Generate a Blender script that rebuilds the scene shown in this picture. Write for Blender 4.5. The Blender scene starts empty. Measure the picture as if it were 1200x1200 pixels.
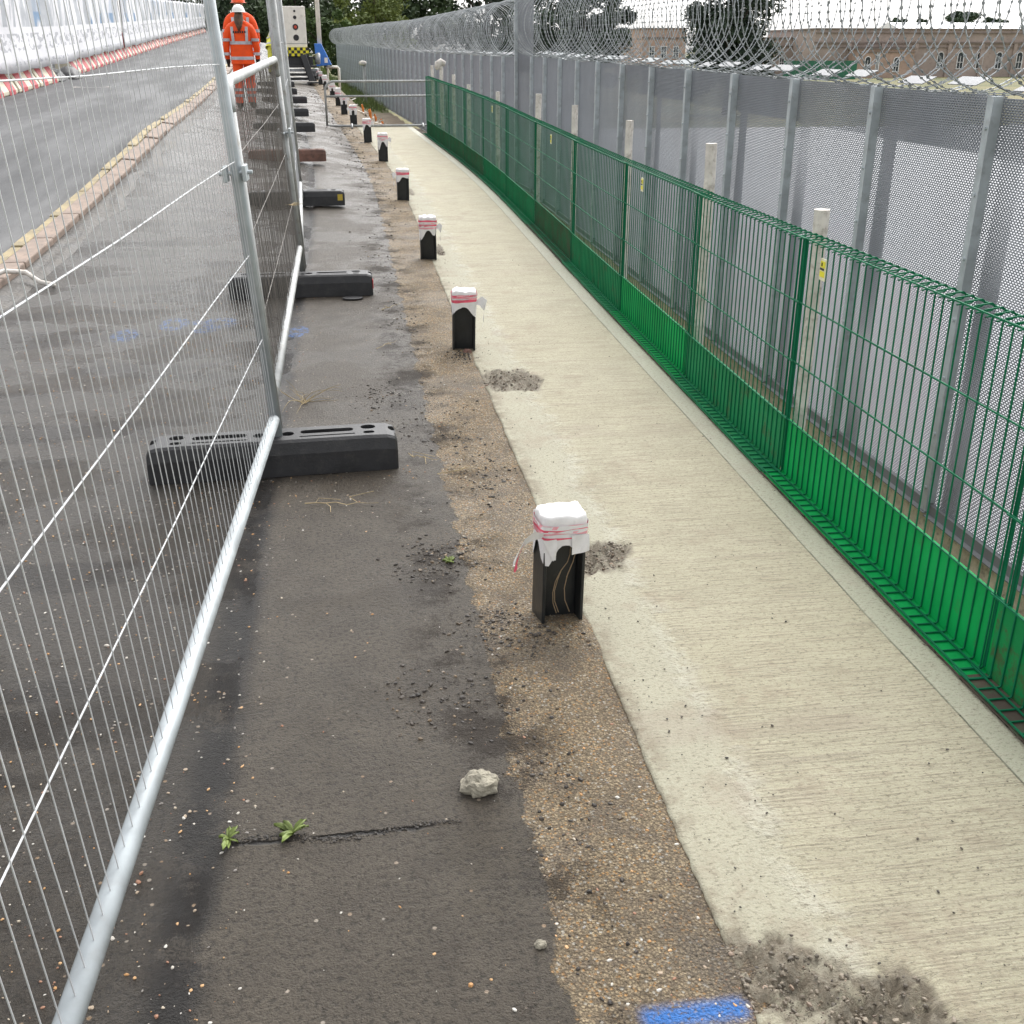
import bpy, math, random
import numpy as np
from mathutils import Vector, Matrix, noise as mnoise
R = math.radians
random.seed(7); rng = np.random.default_rng(7)
S = bpy.context.scene
COL = S.collection

# ---------------------------------------------------------------- camera, sky, sun, exposure
cd = bpy.data.cameras.new('camera'); cam = bpy.data.objects.new('camera', cd); COL.objects.link(cam)
cam.location = (0, 0, 1.55); cam.rotation_euler = (R(90 - 23.364), 0, R(-8.356))
cd.sensor_width = 36; cd.lens = 37.5; cd.clip_start = .05; cd.clip_end = 6000
S.camera = cam
W = bpy.data.worlds.new('World'); S.world = W; W.use_nodes = True
wn = W.node_tree; bg = wn.nodes['Background']
sky = wn.nodes.new('ShaderNodeTexSky'); sky.sky_type = 'NISHITA'; sky.sun_disc = False
SEL, SROT = R(50), R(25); sky.sun_elevation = SEL; sky.sun_rotation = SROT; sky.dust_density = 4.0; sky.air_density = 1.0; sky.ozone_density = .6
hs = wn.nodes.new('ShaderNodeHueSaturation'); hs.inputs['Saturation'].default_value = .10; hs.inputs['Value'].default_value = 1.6
wn.links.new(sky.outputs[0], hs.inputs['Color']); wn.links.new(hs.outputs[0], bg.inputs['Color'])
bg.inputs['Strength'].default_value = .15
sd = bpy.data.lights.new('sun', 'SUN'); sd.energy = .5; sd.angle = R(80); sd.color = (1, .97, .92)
sun = bpy.data.objects.new('sun', sd); COL.objects.link(sun); sun.rotation_euler = Vector((math.sin(SROT) * math.cos(SEL), math.cos(SROT) * math.cos(SEL), math.sin(SEL))).to_track_quat('Z', 'Y').to_euler()
S.cycles.max_bounces = 6; S.cycles.diffuse_bounces = 3; S.cycles.glossy_bounces = 3
S.view_settings.view_transform = 'Standard'; S.view_settings.look = 'None'
S.view_settings.exposure = 0.60; S.view_settings.gamma = 1; S.view_settings.use_curve_mapping = False

# ---------------------------------------------------------------- terrain
def ss(a, b, t):
    t = np.clip((t - a) / (b - a), 0, 1); return t * t * (3 - 2 * t)
def softp(t, k):
    t = np.asarray(t, float)
    return np.where(t < -k, 0, np.where(t > k, t, (t + k) ** 2 / (4 * k)))
def bend(y): return -.055 * softp(np.asarray(y, float) - 13.5, 3)
def T(x, y):
    y = np.asarray(y, float)
    g = .021 * softp(y - 8.5, 2.5) + .009 * softp(y - 32, 6)
    s = x - bend(y)
    return g + .15 * ss(8, 17, y) * np.clip(.3 - s, 0, 2.9)
def warp(s, y):
    """plan drift of the kerb line (left) and of the walkway edge (right)"""
    s = np.asarray(s, float); y = np.asarray(y, float)
    ko = np.interp(y, [0, 9.5, 10.8, 13.2, 14.6, 18, 22.3, 30], [.0, -.02, .0, .10, .16, .25, .31, .34])
    left = np.where(s > -2.46, np.clip((-.4 - s) / 2.06, 0, 1), np.where(s > -2.76, 1., np.clip((s + 6) / 3.24, 0, 1)))
    return ko * left + .0135 * np.clip(y - 2.6, 0, 6.4) * np.clip((s - .622) / .93, 0, 1.1)
def P(s, y, dz=0.):
    """point at lateral offset s from the walkway axis, y along it, dz above the ground"""
    x = s + float(warp(s, y)) + float(bend(y)); return Vector((x, y, float(T(x, y)) + dz))
def heading(y): return math.atan2(-(float(bend(y + .2)) - float(bend(y - .2))), .4)   # rot z so local +Y follows the walkway

# numpy value noise
_tab = rng.random((256, 256))
def vn(x, y):
    xi = np.floor(x).astype(int); yi = np.floor(y).astype(int); fx = x - xi; fy = y - yi
    fx = fx * fx * (3 - 2 * fx); fy = fy * fy * (3 - 2 * fy)
    a = _tab[xi % 256, yi % 256]; b = _tab[(xi + 1) % 256, yi % 256]; c = _tab[xi % 256, (yi + 1) % 256]; d = _tab[(xi + 1) % 256, (yi + 1) % 256]
    return (a * (1 - fx) + b * fx) * (1 - fy) + (c * (1 - fx) + d * fx) * fy
def fbm(x, y, o=4):
    r = 0; a = .5
    for i in range(o): r = r + a * (vn(x * 2 ** i + 17 * i, y * 2 ** i + 31 * i) - .5); a *= .5
    return r

# ---------------------------------------------------------------- node helper
class NT:
    def __init__(s, name):
        s.m = bpy.data.materials.new(name); s.m.use_nodes = True; s.t = s.m.node_tree
        s.b = s.t.nodes['Principled BSDF']; s.out = s.t.nodes['Material Output']
    def n(s, ty, **kw):
        nd = s.t.nodes.new('ShaderNode' + ty)
        for k, v in kw.items(): setattr(nd, k, v)
        return nd
    def set(s, inp, v):
        if hasattr(v, 'is_linked') or isinstance(v, bpy.types.NodeSocket): s.t.links.new(v, inp)
        else: inp.default_value = v if not isinstance(v, tuple) or len(v) == 4 or inp.type == 'VECTOR' else (*v, 1)
        return inp
    def math(s, op, a, b=None, c=None, clamp=False):
        nd = s.n('Math', operation=op); nd.use_clamp = clamp
        s.set(nd.inputs[0], a)
        if b is not None: s.set(nd.inputs[1], b)
        if c is not None: s.set(nd.inputs[2], c)
        return nd.outputs[0]
    def mix(s, f, a, b, mode='MIX'):
        nd = s.n('MixRGB', blend_type=mode); s.set(nd.inputs[0], f); s.set(nd.inputs[1], a); s.set(nd.inputs[2], b); return nd.outputs[0]
    def ramp(s, v, lo, hi, a=0., b=1.):
        nd = s.n('MapRange'); nd.interpolation_type = 'SMOOTHSTEP'; s.set(nd.inputs[0], v)
        for i, q in enumerate((lo, hi, a, b)): nd.inputs[i + 1].default_value = q
        return nd.outputs[0]
    def coord(s, kind='Object', scale=(1, 1, 1), loc=(0, 0, 0)):
        tc = s.n('TexCoord'); mp = s.n('Mapping'); s.t.links.new(tc.outputs[kind], mp.inputs[0]); mp.inputs['Scale'].default_value = scale; mp.inputs['Location'].default_value = loc
        return mp.outputs[0]
    def noise(s, vec, scale, detail=4, rough=.55, dist=0.):
        nd = s.n('TexNoise'); s.set(nd.inputs['Vector'], vec); nd.inputs['Scale'].default_value = scale; nd.inputs['Detail'].default_value = detail
        nd.inputs['Roughness'].default_value = rough; nd.inputs['Distortion'].default_value = dist; return nd.outputs[0]
    def voro(s, vec, scale, out='Distance', feature='F1'):
        nd = s.n('TexVoronoi', feature=feature); s.set(nd.inputs['Vector'], vec); nd.inputs['Scale'].default_value = scale; return nd.outputs[out]
    def bump(s, h, strength=.3, dist=.01, normal=None):
        nd = s.n('Bump'); nd.inputs['Strength'].default_value = strength; nd.inputs['Distance'].default_value = dist; s.set(nd.inputs['Height'], h)
        if normal is not None: s.set(nd.inputs['Normal'], normal)
        return nd.outputs[0]
    def fin(s, color=None, rough=None, normal=None, metal=None, spec=None):
        if color is not None: s.set(s.b.inputs['Base Color'], color)
        if rough is not None: s.set(s.b.inputs['Roughness'], rough)
        if normal is not None: s.set(s.b.inputs['Normal'], normal)
        if metal is not None: s.set(s.b.inputs['Metallic'], metal)
        if spec is not None: s.set(s.b.inputs['Specular IOR Level'], spec)
        return s.m
def simple(name, col, rough=.6, metal=0., var=.25, scale=6., bump=.15, bscale=60., dirt=None, kind='Object', bdist=.004):
    q = NT(name); v = q.coord(kind)
    n1 = q.noise(v, scale, 5, .6)
    lo = tuple(c * (1 - var) for c in col); hi = tuple(min(1, c * (1 + var)) for c in col)
    c = q.mix(q.ramp(n1, .3, .7), lo, hi)
    if dirt: c = q.mix(q.math('MULTIPLY', q.ramp(q.noise(v, scale * 2.3, 6, .7), .5, .72), dirt[1]), c, dirt[0])
    return q.fin(c, q.ramp(n1, .2, .8, rough * .85, min(1, rough * 1.15)), q.bump(q.noise(v, bscale, 3), bump, bdist), metal)

# ---------------------------------------------------------------- mesh helper
class MB:
    def __init__(s): s.v = []; s.f = []; s.mi = []; s.smooth = False
    def add(s, vs, fs, mi=0):
        o = len(s.v); s.v += [tuple(q) for q in vs]; s.f += [tuple(i + o for i in f) for f in fs]; s.mi += [mi] * len(fs)
    def box(s, c, d, M=None, mi=0):
        x, y, z = (q / 2 for q in d)
        vs = [Vector((sx * x, sy * y, sz * z)) for sz in (-1, 1) for sy in (-1, 1) for sx in (-1, 1)]
        if M is not None: vs = [M @ q for q in vs]
        c = Vector(c); vs = [q + c for q in vs]
        s.add(vs, [(0, 2, 3, 1), (4, 5, 7, 6), (0, 1, 5, 4), (2, 6, 7, 3), (0, 4, 6, 2), (1, 3, 7, 5)], mi)
    def wire(s, a, b, r, mi=0, cap=False):
        a = Vector(a); b = Vector(b); d = (b - a).normalized(); u = d.cross(Vector((0, 0, 1)) if abs(d.z) < .9 else Vector((1, 0, 0))).normalized(); w = d.cross(u)
        vs = [p + u * (r * sx) + w * (r * sy) for p in (a, b) for sx, sy in ((-1, -1), (1, -1), (1, 1), (-1, 1))]
        fs = [(0, 1, 5, 4), (1, 2, 6, 5), (2, 3, 7, 6), (3, 0, 4, 7)]
        if cap: fs += [(3, 2, 1, 0), (4, 5, 6, 7)]
        s.add(vs, fs, mi)
    def tube(s, pts, r, n=10, mi=0, cap=True, closed=False):
        pts = [Vector(p) for p in pts]; m = len(pts); rr = r if isinstance(r, (list, tuple)) else [r] * m
        o = len(s.v); up = None
        for i, p in enumerate(pts):
            a = pts[i - 1] if i > 0 else (pts[-1] if closed else p); b = pts[(i + 1) % m] if (i < m - 1 or closed) else p
            d = (b - a).normalized()
            if up is None: up = d.cross(Vector((0, 0, 1)) if abs(d.z) < .9 else Vector((1, 0, 0))).normalized()
            up = (up - d * up.dot(d)).normalized(); w = d.cross(up)
            for k in range(n):
                t = 2 * math.pi * k / n; s.v.append(tuple(p + up * (rr[i] * math.cos(t)) + w * (rr[i] * math.sin(t))))
        for i in range(m if closed else m - 1):
            j = (i + 1) % m
            for k in range(n):
                l = (k + 1) % n; s.f.append((o + i * n + k, o + i * n + l, o + j * n + l, o + j * n + k)); s.mi.append(mi)
        if cap and not closed:
            s.f.append(tuple(o + k for k in range(n))[::-1]); s.f.append(tuple(o + (m - 1) * n + k for k in range(n))); s.mi += [mi, mi]
    def grid(s, fn, nu, nv, mi=0):
        o = len(s.v)
        for j in range(nv + 1):
            for i in range(nu + 1): s.v.append(tuple(fn(i / nu, j / nv)))
        for j in range(nv):
            for i in range(nu):
                a = o + j * (nu + 1) + i; s.f.append((a, a + 1, a + nu + 2, a + nu + 1)); s.mi.append(mi)
    def prism(s, prof, y0, y1, mi=0):      # profile in x,z extruded along y
        n = len(prof); vs = [(x, y0, z) for x, z in prof] + [(x, y1, z) for x, z in prof]
        fs = [(i, (i + 1) % n, n + (i + 1) % n, n + i) for i in range(n)] + [tuple(range(n))[::-1], tuple(range(n, 2 * n))]
        s.add(vs, fs, mi)
    def mesh(s, name, mats, smooth=False):
        me = bpy.data.meshes.new(name); me.from_pydata(s.v, [], s.f)
        for m in (mats if isinstance(mats, (list, tuple)) else [mats]): me.materials.append(m)
        if any(s.mi): me.polygons.foreach_set('material_index', s.mi)
        if smooth: me.polygons.foreach_set('use_smooth', [True] * len(s.f))
        me.update(); return me
    def build(s, name, mats, parent=None, smooth=False, bevel=0., stuff=False):
        return link(name, s.mesh(name, mats, smooth), parent, bevel, stuff)
def link(name, me, parent=None, bevel=0., stuff=False):
    o = bpy.data.objects.new(name, me); COL.objects.link(o)
    if parent is not None: o.parent = parent
    if bevel:
        b = o.modifiers.new('bevel', 'BEVEL'); b.width = bevel; b.segments = 2; b.limit_method = 'ANGLE'; b.angle_limit = R(40)
    if stuff: o['kind'] = 'stuff'
    return o
def tag(o, label, cat, group=None):
    o['label'] = label; o['category'] = cat
    if group: o['group'] = group
    return o
def thing(name, label, cat, loc=(0, 0, 0), rz=0., group=None):
    o = bpy.data.objects.new(name, None); COL.objects.link(o); o.empty_display_size = .1
    o.location = loc; o.rotation_euler = (0, 0, rz); return tag(o, label, cat, group)
def struct(o): o['kind'] = 'structure'; return o
def arc(c, r, a0, a1, n, ax1=Vector((1, 0, 0)), ax2=Vector((0, 0, 1))):
    c = Vector(c); return [c + ax1 * (r * math.cos(a0 + (a1 - a0) * i / n)) + ax2 * (r * math.sin(a0 + (a1 - a0) * i / n)) for i in range(n + 1)]

def ground_mesh(name, srange, sstep, y0, y1, k, hfn, mats, pit=None, skirt=0., edge=None):
    """sheet in walkway coordinates (s,y): rows grow with distance; UV holds (s,y) in metres"""
    ss_ = np.arange(srange[0], srange[1] + 1e-6, (srange[1] - srange[0]) / max(1, round((srange[1] - srange[0]) / sstep)))
    nr = int(math.log(y1 / y0) / k) + 1; ys = y0 * np.exp(np.linspace(0, math.log(y1 / y0), nr))
    A, B = np.meshgrid(ss_, ys); X = A + warp(A, B) + bend(B) + (edge(A, B) if edge else 0); Z = T(X, B) + hfn(A, B)
    n = len(ss_); v = np.stack([X, B, Z], -1).reshape(-1, 3)
    i, j = np.meshgrid(np.arange(n - 1), np.arange(nr - 1)); a = (j * n + i).ravel()
    f = np.stack([a, a + 1, a + n + 1, a + n], -1)
    uv = np.stack([A, B], -1).reshape(-1, 2)
    v = v.tolist(); f = f.tolist(); pv = pit(A, B).ravel() if pit is not None else None
    if skirt:
        for col in (0, n - 1):
            o = len(v)
            for r_ in range(nr):
                q = v[r_ * n + col]; v.append([q[0], q[1], q[2] - skirt])
            uv = np.concatenate([uv, uv[[r_ * n + col for r_ in range(nr)]]])
            if pv is not None: pv = np.concatenate([pv, pv[[r_ * n + col for r_ in range(nr)]]])
            for r_ in range(nr - 1):
                q = [r_ * n + col, (r_ + 1) * n + col, o + r_ + 1, o + r_]; f.append(q if col == 0 else q[::-1])
    me = bpy.data.meshes.new(name); me.from_pydata(v, [], f)
    me.materials.append(mats); ul = me.uv_layers.new(name='UVMap')
    li = np.empty(len(me.loops), int); me.loops.foreach_get('vertex_index', li); ul.data.foreach_set('uv', uv[li].ravel())
    if pv is not None:
        at = me.attributes.new('pit', 'FLOAT', 'POINT'); at.data.foreach_set('value', pv)
    me.polygons.foreach_set('use_smooth', [True] * len(f)); me.update()
    return struct(link(name, me))

# ================================================================ ground materials
def m_footway():
    q = NT('footway_surface'); uv = q.coord('UV'); sp = q.n('SeparateXYZ'); q.t.links.new(uv, sp.inputs[0]); s_, y_ = sp.outputs[0], sp.outputs[1]
    big = q.noise(uv, 1.3, 5, .6); mid = q.noise(uv, 7, 5, .65); fine = q.noise(uv, 75, 4, .7); grit = q.noise(uv, 210, 3, .7)
    # dark tarmac, brownish, with paler fines
    c = q.mix(q.ramp(mid, .3, .7), (.070, .057, .043), (.098, .081, .061))
    c = q.mix(q.ramp(grit, .50, .70, 0, .55), c, (.17, .142, .108)); c = q.mix(q.ramp(fine, .50, .38, 0, .7), c, (.024, .019, .014))
    # older darker strip left of the joint at s=-0.36
    wob = q.math('MULTIPLY_ADD', q.math('SUBTRACT', mid, .5), .05, s_)
    left = q.ramp(wob, -.38, -.35, 1, 0)
    c = q.mix(q.math('MULTIPLY', left, .45), c, (.034, .032, .031))
    joint = q.math('MULTIPLY', q.ramp(q.math('ABSOLUTE', q.math('ADD', wob, .395)), .02, .085, 1, 0), q.ramp(q.math('MULTIPLY_ADD', q.math('SUBTRACT', grit, .5), .4, q.noise(uv, 4.5, 8, .75)), .40, .50))
    c = q.mix(q.math('MULTIPLY', joint, .92), c, (.012, .010, .009))
    # aggregate flecks
    vc = q.voro(uv, 62, 'Color'); vd = q.voro(uv, 62); sv = q.n('SeparateColor'); q.t.links.new(vc, sv.inputs[0])
    dens = q.math('MULTIPLY_ADD', left, -.035, .985)
    fl = q.math('MULTIPLY', q.math('GREATER_THAN', sv.outputs[0], dens), q.ramp(vd, .20, .34, 1, 0))
    flc = q.mix(sv.outputs[1], (.30, .20, .12), (.42, .38, .33)); c = q.mix(fl, c, flc)
    # tan exposed-aggregate strip s > 0.30, broken edge
    e = q.math('MULTIPLY_ADD', q.math('SUBTRACT', q.noise(uv, 6, 9, .72), .5), .20, s_)
    tan = q.ramp(e, .298, .310)
    av = q.voro(uv, 165, 'Color'); asx = q.n('SeparateColor'); q.t.links.new(av, asx.inputs[0]); ad = q.voro(uv, 165)
    t1 = q.mix(asx.outputs[0], (.19, .14, .088), (.47, .365, .225)); t1 = q.mix(q.math('GREATER_THAN', asx.outputs[1], .88), t1, (.46, .26, .10)); t1 = q.mix(q.math('GREATER_THAN', asx.outputs[2], .94), t1, (.48, .44, .37))
    t1 = q.mix(q.ramp(ad, .35, .65, 0, .8), t1, (.13, .10, .066))
    t1 = q.mix(q.ramp(mid, .46, .66, 0, .6), t1, (.12, .095, .075)); t1 = q.mix(q.ramp(q.noise(uv, 2.2, 4), .52, .66, 0, .6), t1, (.095, .08, .066)); t1 = q.mix(q.ramp(q.noise(uv, 160, 4, .75), .5, .68, 0, .7), t1, (.42, .34, .22)); t1 = q.mix(q.ramp(q.noise(uv, 150, 4, .75), .46, .34, 0, .8), t1, (.05, .04, .03))
    c = q.mix(tan, c, t1)
    # far strip dirt: soil washed along the edge of the tarmac
    dm = q.math('MULTIPLY', q.ramp(q.math('ABSOLUTE', q.math('SUBTRACT', s_, .26)), .05, .26, 1, 0), q.ramp(q.math('MULTIPLY_ADD', q.math('SUBTRACT', grit, .5), .35, q.noise(uv, 2.6, 8, .75)), .50, .58))
    c = q.mix(q.math('MULTIPLY', dm, .85), c, (.030, .022, .016))
    # transverse wash marks on the far side of the fence
    tw = q.noise(q.coord('UV', (.45, 1.9, 1)), 1.5, 6, .65)
    c = q.mix(q.math('MULTIPLY', q.ramp(s_, -.9, -.45, 1, 0), q.ramp(tw, .50, .58, 0, .85)), c, (.020, .015, .011))
    # crack across the tarmac at y=1.87
    cr = q.math('ABSOLUTE', q.math('SUBTRACT', q.math('MULTIPLY_ADD', q.math('SUBTRACT', q.noise(uv, 14, 4), .5), .03, y_), 1.868))
    cm = q.math('MULTIPLY', q.math('MULTIPLY', q.ramp(q.math('SUBTRACT', cr, q.math('MULTIPLY', q.math('SUBTRACT', q.noise(uv, 30, 4, .7), .5), .02)), .001, .009, 1, 0), q.ramp(q.noise(uv, 11, 4), .38, .5)), q.math('MULTIPLY', q.ramp(s_, -.36, -.30), q.ramp(s_, .05, .18, 1, 0)))
    c = q.mix(cm, c, (.010, .008, .007))
    # blue survey paint
    def rect(u0, u1, v0, v1, so=.012):
        return q.math('MULTIPLY', q.math('MULTIPLY', q.ramp(s_, u0 - so, u0 + so), q.ramp(s_, u1 - so, u1 + so, 1, 0)), q.math('MULTIPLY', q.ramp(y_, v0 - so, v0 + so), q.ramp(y_, v1 - so, v1 + so, 1, 0)))
    spray = q.ramp(q.noise(uv, 80, 5, .75), .33, .50)
    bl = q.math('MULTIPLY', rect(.425, .612, 1.290, 1.332, .018), spray)
    def ring(u, v, ru, rv, w):
        d = q.math('SQRT', q.math('ADD', q.math('POWER', q.math('DIVIDE', q.math('SUBTRACT', s_, u), ru), 2.), q.math('POWER', q.math('DIVIDE', q.math('SUBTRACT', y_, v), rv), 2.)))
        return q.math('MULTIPLY', q.ramp(q.math('ABSOLUTE', q.math('SUBTRACT', d, .75)), w * .6, w, 1, 0), q.ramp(q.noise(uv, 28, 5, .7), .46, .58))
    for a in ((-1.114, 6.744, .085, .15, .4), (-.84, 6.73, .10, .13, .42), (-1.361, 6.49, .06, .12, .7), (-.36, 6.46, .05, .10, .8), (-.91, 6.55, .05, .05, .7), (-.98, 6.76, .02, .04, 1.)): bl = q.math('MAXIMUM', bl, ring(*a))
    c = q.mix(q.math('MULTIPLY', bl, q.ramp(y_, 1.5, 2., .9, .5)), c, (.03, .20, .62))
    # wetness: pools smooth, aggregate rough
    wet = q.ramp(q.noise(uv, 1.6, 5, .6), .44, .58)
    rg = q.math('MULTIPLY_ADD', wet, -.24, .58); rg = q.math('ADD', rg, q.math('MULTIPLY', tan, .28)); rg = q.math('ADD', rg, q.math('MULTIPLY', dm, .3)); rg = q.math('SUBTRACT', rg, q.math('MULTIPLY', left, .22))
    h = q.math('ADD', q.math('MULTIPLY', fine, 1.0), q.math('MULTIPLY', grit, .8)); h = q.math('ADD', h, q.math('MULTIPLY', ad, q.math('MULTIPLY', tan, .6))); h = q.math('SUBTRACT', h, q.math('MULTIPLY', cm, 3.))
    return q.fin(c, rg, q.bump(h, 1., .014), spec=.42)
def m_walk():
    q = NT('brushed_concrete'); uv = q.coord('UV'); sp = q.n('SeparateXYZ'); q.t.links.new(uv, sp.inputs[0]); s_, y_ = sp.outputs[0], sp.outputs[1]
    mid = q.noise(uv, 4, 5, .6); big = q.noise(uv, .9, 4)
    br = q.noise(q.coord('UV', (5, 170, 1)), 1., 5, .8, .3); br2 = q.noise(q.coord('UV', (.7, 22, 1)), 1., 5, .7, .2)
    c = q.mix(q.ramp(mid, .3, .7), (.36, .332, .232), (.425, .392, .28))
    c = q.mix(q.ramp(big, .38, .62, 0, .4), c, (.40, .36, .245))
    smooth_l = q.ramp(q.math('MULTIPLY_ADD', q.math('SUBTRACT', q.noise(uv, 2.3, 6, .65), .5), .22, s_), .79, .86, 1, 0)
    strip = q.ramp(s_, 1.455, 1.458)
    brm = q.math('MULTIPLY', q.math('SUBTRACT', 1., smooth_l), q.math('SUBTRACT', 1., strip))
    c = q.mix(q.math('MULTIPLY', brm, q.ramp(br, .48, .62, 0, .8)), c, (.20, .17, .12))
    c = q.mix(q.math('MULTIPLY', brm, q.ramp(br2, .54, .68, 0, .45)), c, (.25, .215, .16))
    c = q.mix(q.math('MULTIPLY', smooth_l, .55), c, (.285, .278, .215)); c = q.mix(q.math('MULTIPLY', strip, .75), c, (.305, .31, .235))
    # slurry ridges at the edge of the brushed field
    ridge = q.math('MULTIPLY', q.ramp(q.math('ABSOLUTE', q.math('SUBTRACT', q.math('MULTIPLY_ADD', q.math('SUBTRACT', q.noise(uv, 2.3, 6, .65), .5), .22, s_), .83)), .0, .07, 1, 0), q.ramp(q.noise(uv, 9, 5, .7), .42, .6))
    c = q.mix(q.math('MULTIPLY', ridge, .5), c, (.46, .445, .37))
    # specks, scuffs, dirt
    c = q.mix(q.ramp(q.noise(q.coord('UV', (60, 130, 1)), 1., 4, .75), .52, .64, 0, .85), c, (.16, .14, .095)); c = q.mix(q.ramp(q.noise(uv, 210, 3, .7), .5, .68, 0, .3), c, (.52, .50, .42)); c = q.mix(q.ramp(q.noise(uv, 1.7, 6, .7), .56, .72, 0, .35), c, (.30, .245, .185))
    c = q.mix(q.math('MULTIPLY', q.ramp(q.noise(uv, 3.3, 8, .75), .52, .64, 0, .4), q.ramp(s_, .9, 1.5, 1, .5)), c, (.24, .19, .135)); c = q.mix(q.ramp(q.noise(q.coord('UV', (.8, 2.2, 1)), 1.2, 5, .6), .56, .66, 0, .28), c, (.27, .215, .17))
    edge = q.ramp(q.math('ABSOLUTE', q.math('SUBTRACT', s_, 1.457)), .0008, .0035, 1, 0); edge = q.math('MULTIPLY', edge, q.ramp(mid, .38, .6, .25, 1.)); c = q.mix(q.math('MULTIPLY', edge, .6), c, (.12, .11, .08))
    de = q.math('MULTIPLY', q.ramp(s_, .625, .70, 1, 0), q.ramp(q.noise(uv, 7, 7, .75), .44, .6)); c = q.mix(q.math('MULTIPLY', de, .75), c, (.17, .135, .09))
    pa = q.n('Attribute'); pa.attribute_name = 'pit'; pit = pa.outputs['Fac']
    pc = q.mix(q.noise(uv, 120, 4, .7), (.07, .056, .04), (.25, .21, .15)); pc = q.mix(q.ramp(q.noise(uv, 25, 5, .7), .45, .6), pc, (.21, .185, .14))
    c = q.mix(q.math('MULTIPLY', q.ramp(pit, .1, .55), q.ramp(q.noise(uv, 18, 6, .75), .34, .5, .35, 1.)), c, pc)
    h = q.math('MULTIPLY', brm, q.math('ADD', q.math('MULTIPLY', br, .8), q.math('MULTIPLY', br2, .6))); h = q.math('ADD', h, q.math('MULTIPLY', q.noise(uv, 120, 4, .7), .8)); h = q.math('ADD', h, q.math('MULTIPLY', ridge, .8)); h = q.math('SUBTRACT', h, edge)
    h = q.math('ADD', h, q.math('MULTIPLY', pit, q.math('MULTIPLY', q.noise(uv, 70, 5, .7), 3.)))
    return q.fin(c, q.math('MULTIPLY_ADD', strip, -.2, .78), q.bump(h, .8, .008))
def m_road():
    q = NT('road_asphalt'); uv = q.coord('UV'); n1 = q.noise(uv, 1.2, 5, .6)
    str_ = q.noise(q.coord('UV', (1.2, .16, 1)), 1.4, 5, .6)
    c = q.mix(q.ramp(n1, .3, .7), (.036, .037, .039), (.054, .055, .057)); c = q.mix(q.ramp(str_, .5, .7, 0, .6), c, (.075, .076, .077))
    c = q.mix(q.ramp(q.noise(uv, 60, 3), .6, .75, 0, .5), c, (.13, .125, .12))
    return q.fin(c, q.ramp(str_, .35, .65, .58, .8), q.bump(q.noise(uv, 120, 3), .4, .006))

PITS = [(.70, 1.34, .17, .13), (.84, 1.23, .19, .16), (.68, 1.18, .2, .14), (.70, 3.14, .13, .15), (.80, 3.17, .11, .15), (.70, 5.24, .10, .24), (.82, 5.22, .12, .22), (.70, 9.05, .06, .3), (.68, 12.6, .06, .35)]
def pit_mask(s, y):
    m = np.zeros_like(s); w = fbm(s * 11, y * 11, 5) * 1.9
    for a, b, ra, rb in PITS: m = np.maximum(m, 1 - np.sqrt(((s - a) / ra) ** 2 + ((y - b) / rb) ** 2) * .75 + w * .55)
    return np.clip(m * 2.0 - .55, 0, 1)
def h_walk(s, y):
    p = pit_mask(s, y); r = fbm(s * 60, y * 60, 3)
    return p * (-.014 + r * .085) + .0025 * fbm(s * 6, y * 6, 3) - .010 * ss(.66, .62, s) * (fbm(s * 3 + 5, y * 9, 3) + .2)
def h_foot(s, y):
    h = .006 * fbm(s * 2, y * 2, 3) + .004 * fbm(s * 16, y * 16, 3)
    h = h - .010 * np.exp(-((s + .40) / .05) ** 2) - .004 * ss(.28, .34, s + fbm(s * 5, y * 5) * .12) - .008 * ss(.612, .65, s)
    for a in (2.69, 5.82, 8.6, 11.87, 15.5): h = h + .018 * np.exp(-(((s - .52) / .12) ** 2 + ((y - a + .05) / .13) ** 2)) * (1 + fbm(s * 30, y * 30, 3) * 1.2)
    return h
footway = ground_mesh('footway', (-2.46, .66), .0187, .55, 75, .0115, h_foot, m_footway(), skirt=.3)
walkway = ground_mesh('walkway', (.622, 1.546), .0125, .55, 21.3, .010, lambda s, y: h_walk(s, y) + .002, m_walk(), pit=pit_mask, skirt=1.6, edge=lambda a, b: ss(.70, .622, a) * (fbm(b * 5, b * 0 + 3, 5) * .010 + fbm(b * 45, b * 0 + 9, 3) * .010))
road = ground_mesh('road', (-14., -2.76), .35, 2., 150, .03, lambda s, y: -.03 + 0 * s, m_road(), skirt=2.)
# big ground
q = NT('rough_grass'); v = q.coord('Object'); n_ = q.noise(v, .25, 6, .65); f_ = q.noise(v, 6, 5, .7)
M_GRASS = q.fin(q.mix(q.ramp(n_, .35, .65), q.mix(f_, (.05, .075, .022), (.11, .12, .045)), q.mix(f_, (.16, .14, .06), (.25, .21, .10))), .95, q.bump(f_, .6, .05))
mb = MB(); mb.add([(-3000, -600, -1.75), (3000, -600, -1.75), (3000, 4000, -1.75), (-3000, 4000, -1.75)], [(0, 1, 2, 3)]); struct(mb.build('ground', M_GRASS))
# pale hard standing behind the mesh fence
q = NT('pale_yard_concrete'); v = q.coord('Object'); n_ = q.noise(v, .35, 5, .6)
M_YARD = q.fin(q.mix(n_, (.31, .315, .33), (.39, .395, .41)), .7, q.bump(q.noise(v, 25, 3), .2, .01))
mb = MB(); mb.add([(3.2, -4, -1.35), (46, -4, -1.35), (46, 45, -1.35), (3.2, 45, -1.35)], [(0, 1, 2, 3)]); struct(mb.build('yard', M_YARD))
# planted slope between walkway and the mesh fence
mb = MB(); mb.grid(lambda u, w: (1.6 + u * 1.36, -1 + w * 22, -.95 - .35 * u + .05 * math.sin(w * 90)), 4, 40); struct(mb.build('bank', M_GRASS))

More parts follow.
